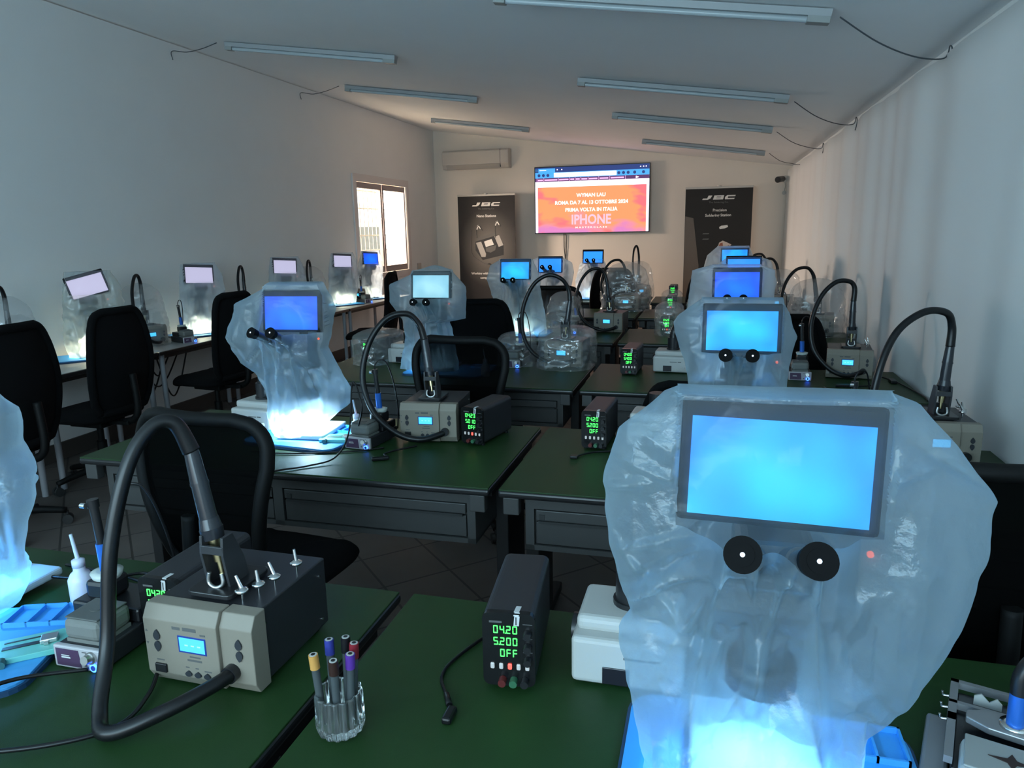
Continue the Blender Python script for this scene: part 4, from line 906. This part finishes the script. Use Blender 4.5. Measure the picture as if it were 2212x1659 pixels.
# nearest soldering iron unit at the lower right corner
t = thing('soldering_tool_stand', 'silver soldering tool stand with a blue iron in the lower right corner', 'tool stand', (0.455,1.185,ZT), -18)
MB().box(-0.085,-0.047,-0.15,0.045,0.0,0.022,bev=0.006).done('side_tray', alu, t)
b = MB()
for x0,x1,y0,y1 in [(-0.055,0.12,0.095,0.105),(-0.055,0.12,0.03,0.038),(-0.055,-0.043,-0.02,0.105),(0.11,0.12,-0.02,0.105),(-0.055,-0.043,-0.12,0.0)]: b.box(x0,x1,y0,y1,0.050,0.062)
b.box(-0.055,0.12,0.03,0.105,0.0,0.02).box(-0.05,0.12,-0.02,0.03,0.0,0.015); b.done('metal_frame', alu, t)
MB().box(-0.045,0.11,-0.12,0.095,0.0,0.045,bev=0.004).done('stand_body', black_p, t)
MB().prism([(-0.030,0.0),(-0.030,0.016),(-0.020,0.022),(-0.008,0.010),(0.002,0.020),(0.010,0.012),(0.010,0.0)],0.003,o=0.060,M=Matrix.Translation((0.01,0,0.050))).prism([(0.03,0.0),(0.03,0.016),(0.042,0.022),(0.055,0.010),(0.055,0.0)],0.003,o=0.060,M=Matrix.Translation((0.01,0,0.050))).done('tip_puller', white_p, t)
MB().prism([(-0.030,-0.005),(0.0,0.012),(0.10,0.012),(0.10,-0.045),(0.0,-0.040),(-0.030,-0.025)],0.012,plane='xy',o=0.058,bev=0.002,M=Matrix.Translation((0.0,0.012,0))).done('holder_plate', alu, t)
MB().lathe([(0.017,0.068),(0.021,0.069),(0.021,0.076),(0.014,0.077)],(0.035,-0.005,0)).done('holder_ring', chrome, t)
ir = MB().cyl((0.035,-0.005,0.070),(0.035,0.0,0.125),0.0125,n=20).done('iron_grip', blue_tube, t)
MB().tube([(0.035,0.0,0.122),(0.036,0.004,0.155),(0.052,0.012,0.185),(0.085,0.02,0.200),(0.13,0.03,0.19)],0.0125,n=14).done('iron_handle', black_p, ir)
cb = MB().box(-0.035,0.09,-0.150,-0.060,0.0,0.070,bev=0.014,seg=3).done('tip_cleaner', mat('pale_grey_cleaner',(0.45,0.47,0.46),0.45), t)
MB().box(-0.030,0.085,-0.145,-0.065,0.070,0.074,bev=0.002).done('cleaner_lid', mat('grey_lid_pale', (0.30,0.31,0.30), 0.5), cb)
MB().prism([(0.0,0.018),(0.006,0.005),(0.030,0.0),(0.006,-0.005),(0.0,-0.018),(-0.006,-0.005),(-0.030,0.0),(-0.006,0.005)],0.001,plane='xy',o=0.0742,M=Matrix.Translation((0.03,-0.105,0))).done('star_slot', mat('dark_slot',(0.03,0.015,0.012),0.7), cb)
for k in range(3): MB().tube([(-0.055,0.055-k*0.035,0.056),(-0.064,0.055-k*0.035,0.055),(-0.066,0.055-k*0.035,0.062)],0.0022,n=6).done('side_hook', chrome, t)
# cable lying by the power supply
b = MB().tube([(-0.395,1.40,ZT+0.006),(-0.43,1.34,ZT+0.005),(-0.472,1.23,ZT+0.005),(-0.475,1.17,ZT+0.005),(-0.447,1.12,ZT+0.006)],0.0035,n=8,sub=10)
b.tube([(-0.447,1.12,ZT+0.007),(-0.43,1.09,ZT+0.008)],0.006,n=8,sub=2).box(-0.430,-0.412,1.045,1.085,ZT+0.001,ZT+0.014,bev=0.004)
tag(b.done('mains_cord', rubber), 'black mains cord with its plug lying left of the nearest power supply', 'cord')
# ---------- pen glass
GX, GY = -0.594, 0.990
pg_ = thing('pen_glass', 'cut glass tumbler holding markers at the front of the desk', 'glass', (GX,GY,ZT))
MB().lathe([(0.004,0.001),(0.030,0.001),(0.038,0.008),(0.0405,0.018),(0.0405,0.026),(0.0395,0.076),(0.0385,0.080),(0.0345,0.078),(0.0345,0.022),(0.004,0.017)], n=120, flute=15, famp=0.045).done('tumbler', cut_glass, pg_)
def marker(px, py, tx, ty, col, name, hgt=0.150):
    t = thing('marker_pen', '%s-capped marker standing in the cut glass tumbler' % name, 'marker', (GX,GY,ZT), 0, 'markers in the glass tumbler')
    p0 = Vector((px,py,0.026)); p1 = Vector((px+tx,py+ty,0.026+hgt)); d = (p1-p0)
    MB().cyl(p0, p0+d*0.12, 0.002, 0.0066, n=12).cyl(p0+d*0.12, p0+d*0.82, 0.0070, n=16).done('barrel', mat('grey_clear_barrel',(0.07,0.08,0.085),0.25), t)
    MB().cyl(p0+d*0.80, p1, 0.0084, 0.0082, n=20).done('cap', mat('cap_'+name.replace(' ','_'), col, 0.35), t)
    u_ = d.normalized()
    rg_ = MB().cyl(p1, p1+u_*0.0008, 0.0066, n=18).done('cap_ring', white_p, t)
    MB().cyl(p1+u_*0.0009, p1+u_*0.0014, 0.0036, n=12).done('cap_hole', black_p, rg_)
marker(-0.024,-0.014,-0.008,-0.004,(0.60,0.30,0.08),'orange',0.128); marker(-0.018,0.014,-0.006,0.008,(0.03,0.04,0.25),'dark blue',0.134); marker(0.004,0.024,0.000,0.006,(0.006,0.006,0.008),'black',0.138)
marker(0.020,0.012,0.004,0.010,(0.22,0.015,0.025),'dark red',0.134); marker(0.008,-0.020,0.002,-0.006,(0.035,0.015,0.012),'dark brown',0.128); marker(0.024,-0.006,0.006,0.002,(0.10,0.03,0.28),'purple',0.130)
# ---------- front row, left desk
hot_air('grey-fronted hot air station with a thick looping hose, nearest on the front left desk', (-0.905,1.165,ZT), -1.0, HOSE_A, r=0.0135, nozzles=[(0.062,-0.075),(0.078,-0.045),(0.090,-0.010),(0.098,0.055)])
power_supply('black power supply reading 04.20 3.009, squeezed left of the nearest hot air station', (-1.084,1.262,ZT), 0, ['04.20','3.009',''], redbtn=False)
solder_station('small soldering station with purple panel left of the nearest hot air station', (-1.197,1.137,ZT), 0, ix=-0.075)
bottle('milky squeeze bottle standing on the mat corner behind the nearest soldering station', (-1.392,1.235,ZT+0.0155))
work_mat('blue silicone mat at the left edge of the front row', (-1.475,1.02,ZT), 20, 0.38, 0.34)
board_fixture('teal board holder on the mat at the left edge', (-1.335,1.045,ZT+0.016), 40)
scope('covered microscope at the left edge of the front row, mostly outside the frame', (-1.66,1.10,ZT+0.016), 0, SCR['sky'], power=1.6, lampcol=(0.05,0.40,1.0))
LL = [(-0.125,0.60),(-0.22,0.5),(-0.22,0.35),(-0.18,0.2),(-0.16,0.0)]
RL = [(0.12,0.60),(0.21,0.495),(0.235,0.475),(0.215,0.39),(0.245,0.33),(0.250,0.28),(0.215,0.20),(0.19,0.11),(0.13,0.0)]
cover('frosted cover glowing blue at the left edge of the front row', (-1.655,1.10,ZT+0.018), 0, LL, RL, 0.61, 0.004, frost, seed=4, wr=1.2)
b = MB().tube([(-1.165,1.02,ZT+0.012),(-1.25,0.94,ZT+0.03),(-1.27,0.86,ZT+0.04),(-1.23,0.79,ZT+0.03),(-1.16,0.775,ZT+0.018),(-1.05,0.83,ZT+0.01),(-0.98,0.90,ZT+0.008),(-0.99,0.985,ZT+0.012),(-1.03,1.06,ZT+0.02)],0.0042,n=8,sub=12)
tag(b.done('iron_cable', rubber), 'glossy black cable looping across the front left corner of the desk', 'cable')
b = MB().tube([(-1.62,1.40,ZT+0.006),(-1.42,1.38,ZT+0.006),(-1.33,1.36,ZT+0.006),(-1.22,1.34,ZT+0.006)],0.004,n=6).tube([(-1.60,1.30,ZT+0.026),(-1.44,1.33,ZT+0.02),(-1.36,1.40,ZT+0.01),(-1.26,1.32,ZT+0.006)],0.004,n=6)
tag(b.done('desk_cord', rubber), 'thin black cords on the desk behind the squeeze bottle', 'cord')
# ---------- second row
power_supply('dark power supply reading 04.20 5.200 OFF on the second row right desk', (-0.412,2.83,ZT), -3, ['04.20','5.200','OFF'], redbtn=False)
fume_box('white fume extractor box on the second row right desk', (-0.19,2.86,ZT), -4, hose=False)
work_mat('blue silicone mat on the second row right desk', (0.12,2.58,ZT), 0)
scope('microscope with a sky-blue monitor under a cover, second row right', (0.105,2.50,ZT+0.016), 0, SCR['cyan'], power=0.5, h=-0.035, lampcol=(0.4,0.85,1.0), ez=-0.030)
L2 = [(-0.113,0.606),(-0.209,0.535),(-0.224,0.511),(-0.218,0.472),(-0.181,0.368),(-0.154,0.239),(-0.15,0.0)]
R2 = [(0.125,0.602),(0.165,0.503),(0.178,0.465),(0.173,0.449),(0.158,0.364),(0.152,0.246),(0.15,0.0)]
cover('frosted cover right behind the nearest one, second row right desk', (0.105,2.50,ZT+0.018), 0, L2, R2, 0.592, 0.004, frost, seed=2, wr=0.8, ez=-0.03, taut=0.420)
solder_station('soldering station on the second row right desk', (0.50,2.70,ZT), -3)
hot_air('hot air station with upright handle at the right wall, second row', (0.800,2.86,ZT), 2, [(0.020,-0.03,0.430),(0.018,-0.03,0.49),(-0.01,-0.05,0.540),(-0.09,-0.08,0.545),(-0.18,-0.12,0.48),(-0.235,-0.16,0.35),(-0.245,-0.18,0.20),(-0.17,-0.20,0.08),(-0.05,-0.20,0.035),(0.05,-0.15,0.043),(0.07,-0.12,0.05)], lean=(0.06,0), nozzles=[(0.082,-0.03),(0.092,0.0),(0.098,0.05)])
hot_air('hot air station with a wide round hose loop, second row left desk', (-1.105,2.80,ZT), 5, HOSE_B)
power_supply('black power supply reading 04.23 5.010 OFF beside the second row hot air station', (-0.880,2.79,ZT), -12, ['04.23','5.010','OFF'])
solder_station('soldering station with silver front on the second row left desk', (-1.33,2.63,ZT), -6)
bottle('milky squeeze bottle beside the soldering station, second row left', (-1.415,2.665,ZT))
work_mat('blue silicone mat brightly lit by the ring light, second row left', (-1.625,2.63,ZT), -7, 0.46, 0.34)
board_fixture('teal board holder on the brightly lit mat, second row left', (-1.455,2.585,ZT+0.016), 8)
scope('microscope with a deep blue monitor under a twisted cover, second row left', (-1.615,2.55,ZT+0.016), 4, SCR['mid'], power=6.0, lampcol=(0.62,0.86,1.0), eyec=(-0.050,0))
L3 = [(-0.09,0.650),(-0.183,0.604),(-0.294,0.555),(-0.299,0.526),(-0.347,0.418),(-0.281,0.311),(-0.218,0.274),(-0.181,0.195),(-0.164,0.025),(-0.15,0.0)]
R3 = [(0.10,0.66),(0.153,0.541),(0.107,0.38),(0.159,0.267),(0.20,0.192),(0.185,0.142),(0.125,0.1),(0.07,0.05),(0.02,0.0)]
cover('frosted cover twisted to the left over the deep blue monitor, second row left', (-1.60,2.56,ZT+0.018), 4, L3, R3, 0.640, 0.010, frost, seed=3, wr=1.3, eyec=(-0.060,), hem=-0.0)
fume_box('white fume extractor box behind the brightly lit mat, second row left', (-1.93,2.76,ZT), -6)
b = MB().tube([(-1.33,2.52,ZT+0.10),(-1.30,2.50,ZT+0.19),(-1.36,2.55,ZT+0.27),(-1.33,2.44,ZT+0.10),(-1.35,2.36,ZT+0.02),(-1.42,2.28,ZT+0.006),(-1.50,2.215,ZT+0.005),(-1.56,2.19,ZT-0.01),(-1.60,2.185,ZT-0.05)],0.0035,n=8,sub=10)
tag(b.done('iron_cable', rubber), 'thin cable running over the front edge of the second row left desk', 'cable')
b = MB().tube([(-1.75,2.40,ZT+0.005),(-1.60,2.40,ZT+0.005),(-1.45,2.44,ZT+0.005),(-1.33,2.49,ZT+0.005),(-1.24,2.55,ZT+0.006)],0.0035,n=6,sub=8)
tag(b.done('desk_cord', rubber), 'thin black cord lying before the soldering station, second row left', 'cord')
b = MB().tube([(-1.17,2.44,ZT+0.006),(-1.20,2.47,ZT+0.008),(-1.17,2.54,ZT+0.006),(-1.12,2.60,ZT+0.006)],0.004,n=6,sub=8).box(-1.225,-1.16,2.405,2.425,ZT+0.001,ZT+0.013,bev=0.003,M=rot('Z',30,(-1.19,2.415,0)))
tag(b.done('power_plug', rubber), 'black plug and cord lying before the hot air station, second row left', 'plug')
b = MB().tube([(-0.47,2.60,ZT+0.005),(-0.42,2.66,ZT+0.005),(-0.35,2.69,ZT+0.005),(-0.33,2.72,ZT+0.006)],0.004,n=6,sub=6).box(-0.49,-0.46,2.575,2.60,ZT+0.001,ZT+0.012,bev=0.003)
tag(b.done('power_plug', rubber), 'black plug and cord lying before the power supply, second row right', 'plug')
# ---------- third row
power_supply('dark power supply reading 04.00 5.400 OFF on the third row right desk', (-0.440,4.33,ZT), -3, ['04.00','5.400','OFF'], redbtn=False)
fume_box('white fume extractor box with a black hose, third row right desk', (-0.205,4.39,ZT), -4)
work_mat('blue silicone mat on the third row right desk', (0.14,4.14,ZT), 0)
scope('microscope with a royal blue monitor, third row right, third in the line of screens', (0.135,4.05,ZT+0.016), 0, SCR['mid'], power=0.3)
L4 = [(-0.235,0.60),(-0.245,0.5),(-0.26,0.3),(-0.17,0.0)]; R4 = [(0.19,0.60),(0.195,0.45),(0.2,0.3),(0.15,0.0)]
cover('frosted cover over the royal blue monitor, third row right desk', (0.135,4.05,ZT+0.018), 0, [(-0.14,0.625)]+L4, [(0.12,0.625)]+R4, 0.625, 0.004, frost_far, seed=6, wr=0.7, nu=80, nv=60)
solder_station('soldering station with white front at the third row right desk', (0.50,4.32,ZT), -2)
hot_air('hot air station with lit display by the curtain, third row right', (0.775,4.43,ZT), -7, [(0.0,-0.03,0.435),(0.0,-0.03,0.50),(-0.03,-0.04,0.535),(-0.10,-0.07,0.53),(-0.17,-0.10,0.45),(-0.21,-0.14,0.31),(-0.19,-0.17,0.17),(-0.11,-0.19,0.07),(-0.02,-0.19,0.030),(0.055,-0.15,0.043),(0.07,-0.12,0.05)], lean=(0.05,0), nozzles=[(0.085,-0.02),(0.095,0.03)])
b = MB().tube([(0.60,4.05,ZT+0.005),(0.60,3.98,ZT+0.005),(0.50,3.93,ZT+0.005),(0.40,3.95,ZT+0.005)],0.003,n=6,sub=8).box(0.66,0.76,4.07,4.09,ZT+0.001,ZT+0.014,bev=0.003).tube([(0.76,4.08,ZT+0.007),(0.86,4.12,ZT+0.006)],0.004,n=6)
tag(b.done('desk_cord', rubber), 'black plug and cord before the hot air station by the curtain', 'cord')
tag(MB().tube([(0.93,4.38,ZT+0.006),(0.99,4.22,ZT+0.006),(1.035,3.9,ZT+0.006),(1.03,3.80,ZT+0.004)],0.004,n=6,sub=8).box(0.955,0.985,4.20,4.28,ZT+0.001,ZT+0.018,bev=0.004).done('power_adapter', rubber), 'black adapter and cord at the right end of the third row desk', 'adapter')
power_supply('power supply glowing green inside a clear bag, third row left desk', (-2.17,4.45,ZT), -6, ['04.20','5.010','OFF'])
clear_bag('crumpled clear bag over the power supply, third row left desk', (-2.15,4.44,ZT+0.001), 0, 0.26, 0.42, 0.22, 3)
fume_box('white fume extractor box on the third row left desk', (-1.935,4.42,ZT), -5)
work_mat('blue silicone mat sticking out right of the covered microscope, third row left', (-1.53,4.13,ZT), -4, 0.52, 0.36)
scope('microscope with a pale cyan monitor under a cover, third row left', (-1.608,4.05,ZT+0.016), 0, SCR['pale'], power=0.8, h=-0.012, lampcol=(0.35,0.75,1.0), eyec=(-0.015,0), ez=-0.028)
L5 = [(-0.122,0.59),(-0.291,0.521),(-0.297,0.414),(-0.255,0.359),(-0.215,0.302),(-0.20,0.20),(-0.225,0.10),(-0.245,0.0)]
R5 = [(0.127,0.595),(0.202,0.506),(0.185,0.315),(0.080,0.30),(0.112,0.196),(0.136,0.0)]
cover('frosted cover over the pale cyan monitor, third row left desk', (-1.60,4.05,ZT+0.018), 0, L5, R5, 0.60, 0.003, frost, seed=5, wr=1.0, eyec=(-0.020,), peak=0.03, ez=-0.028)
solder_station('soldering station partly bagged on the third row left desk', (-1.185,4.42,ZT), -3)
bottle('small milky bottle at the edge of the third row left desk', (-1.27,4.02,ZT))
hot_air('hot air station in a clear bag with its hose sticking out, third row left', (-0.865,4.50,ZT), -3, [(0.02,-0.02,0.42),(0.01,-0.02,0.48),(-0.03,-0.04,0.545),(-0.11,-0.06,0.57),(-0.20,-0.09,0.51),(-0.255,-0.13,0.37),(-0.245,-0.17,0.22),(-0.18,-0.20,0.11),(-0.06,-0.21,0.045),(0.04,-0.16,0.043),(0.07,-0.12,0.05)])
clear_bag('crumpled clear bag over the hot air station, third row left desk', (-0.865,4.48,ZT+0.001), 0, 0.34, 0.44, 0.25, 7)
clear_bag('loose clear bag heaped around the soldering station, third row left', (-1.20,4.50,ZT+0.001), 10, 0.24, 0.34, 0.20, 9)
# ---------- fourth row
power_supply('power supply glowing green in a clear bag, fourth row right desk', (-0.325,5.98,ZT), 0, ['04.20','5.200','OFF'])
clear_bag('clear bag puffed up over the power supply, fourth row right desk', (-0.315,5.99,ZT+0.001), 0, 0.22, 0.38, 0.26, 11)
fume_box('white fume extractor box on the fourth row right desk', (-0.08,6.02,ZT), 0)
work_mat('blue silicone mat on the fourth row right desk', (0.22,5.75,ZT), 0)
scope('microscope with a light blue monitor, fourth row right, fourth in the line of screens', (0.23,5.65,ZT+0.016), 0, SCR['sky'], power=0.2)
cover('frosted cover behind the royal blue monitor, fourth row right desk', (0.23,5.65,ZT+0.018), 0, [(-0.125,0.60),(-0.22,0.52),(-0.24,0.4),(-0.2,0.2),(-0.15,0)], [(0.12,0.60),(0.19,0.58),(0.24,0.42),(0.2,0.2),(0.15,0)], 0.60, 0.004, frost_far, seed=8, wr=0.7, nu=60, nv=50)
hot_air('hot air station wrapped in clear plastic, fourth row right desk', (0.82,6.08,ZT), -8, HOSE_B, detail=False)
clear_bag('tall clear bag over the hot air station, fourth row right desk', (0.80,6.08,ZT+0.001), 0, 0.42, 0.42, 0.44, 13, tall=1)
solder_station('soldering station on the fourth row right desk behind the chair', (0.52,5.95,ZT), 0)
work_mat('blue silicone mat on the fourth row left desk', (-1.48,5.75,ZT), 0)
scope('microscope with a cyan monitor and grey band, fourth row left desk', (-1.515,5.65,ZT+0.016), 0, SCR['cyan'], power=1.4, h=-0.01, lampcol=(0.85,1.0,0.80), eyec=(-0.020,0), ez=-0.015)
cover('frosted cover over the cyan monitor, fourth row left desk', (-1.515,5.65,ZT+0.018), 0, [(-0.135,0.595),(-0.22,0.555),(-0.255,0.445),(-0.207,0.307),(-0.17,0.19),(-0.15,0)], [(0.135,0.60),(0.19,0.47),(0.20,0.327),(0.24,0.143),(0.25,0)], 0.60, 0.004, frost, seed=10, wr=1.2, nu=80, nv=60, eyec=(-0.020,), ez=-0.015)
solder_station('soldering station in front of the thin lamp, fourth row left desk', (-1.10,5.95,ZT), -3)
hot_air('uncovered hot air station with a black hose arch, fourth row left desk', (-0.795,6.08,ZT), -6, HOSE_B, detail=False)
clear_bag('loose clear plastic between the microscope and hot air station, fourth row left', (-1.18,6.02,ZT+0.001), 0, 0.30, 0.36, 0.34, 15, tall=1)
# ---------- fifth row
power_supply('power supply with green digits, fifth row right desk', (-0.385,7.62,ZT), 0, ['04.20','5.200','OFF'])
clear_bag('thin clear bag over the power supply, fifth row right desk', (-0.38,7.63,ZT+0.001), 0, 0.20, 0.34, 0.22, 17)
work_mat('blue silicone mat on the fifth row right desk', (0.20,7.30,ZT), 0)
scope('microscope with a cyan monitor, fifth row right, farthest in the line of screens', (0.207,7.20,ZT+0.016), 0, SCR['cyan'], power=0.2, h=0.02)
cover('frosted cover over the farthest monitor in the right line of screens', (0.207,7.20,ZT+0.018), 0, [(-0.16,0.64),(-0.25,0.56),(-0.29,0.4),(-0.2,0.2),(-0.15,0)], [(0.13,0.64),(0.19,0.5),(0.22,0.4),(0.2,0.2),(0.15,0)], 0.64, 0.004, frost_far, taut=0.469, seed=12, wr=0.6, nu=60, nv=50)
hot_air('hot air station under clear plastic by the curtain, fifth row right', (0.68,7.72,ZT), -10, HOSE_B, detail=False)
clear_bag('clear bag over the hot air station, fifth row right desk', (0.67,7.72,ZT+0.001), 0, 0.40, 0.40, 0.42, 19, tall=1)
fume_box('fume extractor box on the fifth row right desk', (-0.12,7.55,ZT), 0, hose=False)
work_mat('blue silicone mat on the fifth row left desk', (-1.55,7.35,ZT), 0)
scope('microscope with a bright blue monitor, fifth row left desk', (-1.575,7.25,ZT+0.016), 0, SCR['sky'], power=0.6, h=-0.05)
cover('frosted cover over the bright blue monitor, fifth row left desk', (-1.575,7.25,ZT+0.018), 0, [(-0.15,0.545),(-0.3,0.50),(-0.35,0.40),(-0.25,0.2),(-0.2,0)], [(0.13,0.545),(0.22,0.5),(0.24,0.4),(0.2,0.2),(0.2,0)], 0.545, 0.004, frost_far, taut=0.40, seed=14, wr=1.0, nu=60, nv=50)
hot_air('bagged hot air station with a high hose arch, fifth row left desk', (-0.83,7.72,ZT), -3, HOSE_B, detail=False)
clear_bag('tall clear bag over the hot air station, fifth row left desk', (-0.86,7.72,ZT+0.001), 0, 0.50, 0.44, 0.50, 21, tall=1)
# ---------- sixth row
power_supply('power supply with green digits, farthest of the right line', (-0.435,9.08,ZT), 0, ['04.20','5.200','OFF'])
work_mat('blue silicone mat on the sixth row left desk', (-1.35,8.85,ZT), 0)
scope('microscope with a blue monitor below the television, sixth row left desk', (-1.375,8.75,ZT+0.016), 0, SCR['sky'], power=0.8, h=-0.03)
cover('clear-looking frosted cover below the television, sixth row left desk', (-1.375,8.75,ZT+0.018), 0, [(-0.12,0.47),(-0.17,0.40),(-0.22,0.2),(-0.2,0)], [(0.12,0.47),(0.15,0.40),(0.22,0.2),(0.2,0)], 0.47, 0.004, frost_far, taut=0.42, seed=16, wr=1.2, nu=60, nv=50)
hot_air('hot air station with a tall narrow hose loop, sixth row left desk', (-0.87,9.05,ZT), 30, [(0.0,-0.03,0.40),(0.0,-0.03,0.50),(-0.02,-0.04,0.60),(-0.05,-0.05,0.63),(-0.09,-0.07,0.56),(-0.11,-0.10,0.40),(-0.10,-0.14,0.22),(-0.05,-0.18,0.08),(0.0,-0.19,0.035),(0.055,-0.15,0.043),(0.07,-0.12,0.05)], detail=False)
clear_bag('clear bag over the hot air station, sixth row left desk', (-0.86,9.06,ZT+0.001), 0, 0.36, 0.40, 0.45, 23, tall=1)
hot_air('hot air station in the far right corner, sixth row', (0.66,9.05,ZT), -10, HOSE_B, detail=False)
fume_box('fume extractor box on the sixth row right desk', (-0.16,9.0,ZT), 0, hose=False)
# ---------- bench along the left wall
BN = ['nearest bench microscope, its white monitor tilted under loose plastic','second bench microscope, upright white monitor above a bright lamp','third bench microscope, lilac monitor above the blue-screened one','fourth bench microscope with pale monitor left of the window','fifth bench microscope with dim monitor in front of the window']
BC = ['crumpled frosted cover on the nearest bench microscope','frosted cover on the second bench microscope','frosted cover on the third bench microscope','frosted cover on the fourth bench microscope','frosted cover on the farthest bench microscope by the window']
for k, (y, rz, pw, scn) in enumerate([(4.22,50,2.2,'lilac'),(5.38,58,1.8,'lilac'),(6.72,50,1.0,'lilac'),(7.93,58,1.6,'lilac'),(8.66,66,0.5,'sky')]):
    x = -4.30
    wm = work_mat('dark blue mat under the %s' % BN[k].split(',')[0].split(' with')[0], (x-0.0,y-0.02,ZT), rz, 0.50, 0.34)
    a = math.radians(rz)
    scope(BN[k], (x+0.09*math.sin(a), y-0.09*math.cos(a), ZT+0.016), rz, SCR[scn] if k < 4 else SCR['mid'], ring=ring_w, power=pw, lampcol=(1.0,0.95,0.68), h=-0.02, eyes=False, roll=(-14 if k == 0 else 4))
    wv = 1.8 if k == 0 else 1.3
    cover(BC[k], (x+0.09*math.sin(a), y-0.09*math.cos(a), ZT+0.018), rz, [(-0.13,0.60),(-0.15,0.50),(-0.17,0.32),(-0.19,0.12),(-0.17,0)], [(0.15,0.62),(0.21,0.50),(0.22,0.36),(0.20,0.2),(0.16,0)], 0.60, 0.004, frost_far if k != 0 else film('thin_frosted_plastic', (0.88,0.92,0.90), 0.62, 0.18, 0.12, 0.08, 0.2, 0.6, 22), seed=20+k, wr=wv, nu=80, nv=60, eyes=False)
for k, (y, lb, bag) in enumerate([(3.62,'hot air station at the left frame edge on the bench',True),(4.78,'hot air station on the bench between the first two microscopes',True),(6.10,'hot air station on the bench with an upright handle behind the blue-screened microscope',False),(7.33,'hot air station on the bench beside the third microscope',True),(8.30,'hot air station on the bench between the two farthest microscopes',False)]):
    hot_air(lb, (-4.36,y,ZT), 70, [(0.0,-0.03,0.42),(0.0,-0.03,0.50),(-0.02,-0.04,0.555),(-0.06,-0.06,0.54),(-0.11,-0.10,0.43),(-0.13,-0.14,0.28),(-0.12,-0.17,0.14),(-0.06,-0.19,0.06),(0.0,-0.19,0.035),(0.055,-0.15,0.043),(0.07,-0.12,0.05)], detail=False)
    if bag: clear_bag('thin clear bag over the %s' % lb.replace(' on the bench',''), (-4.36,y,ZT+0.001), 70, 0.30, 0.36, 0.50, 31+k, tall=1)
for k, (x, y, lb) in enumerate([(-4.16,4.98,'soldering station on the bench with a blue light, right of the first chair back'),(-4.16,8.22,'soldering station on the bench with a blue display near the window')]):
    solder_station(lb, (x,y,ZT), 66)
b = MB()
for k, (y0, y1, dz) in enumerate([(4.35,4.72,0.33),(4.42,4.88,0.28),(4.50,4.78,0.20),(4.60,4.98,0.38)]):
    b.tube([(-4.12,y0,ZT-0.05),(-4.13,(2*y0+y1)/3,ZT-dz),(-4.15,(y0+2*y1)/3,ZT-dz*0.9),(-4.14,y1,ZT-0.05)],0.006,n=6,sub=8)
tag(b.done('cable_tangle', rubber), 'black cables drooping under the wall bench between its legs', 'cables', kind='stuff')
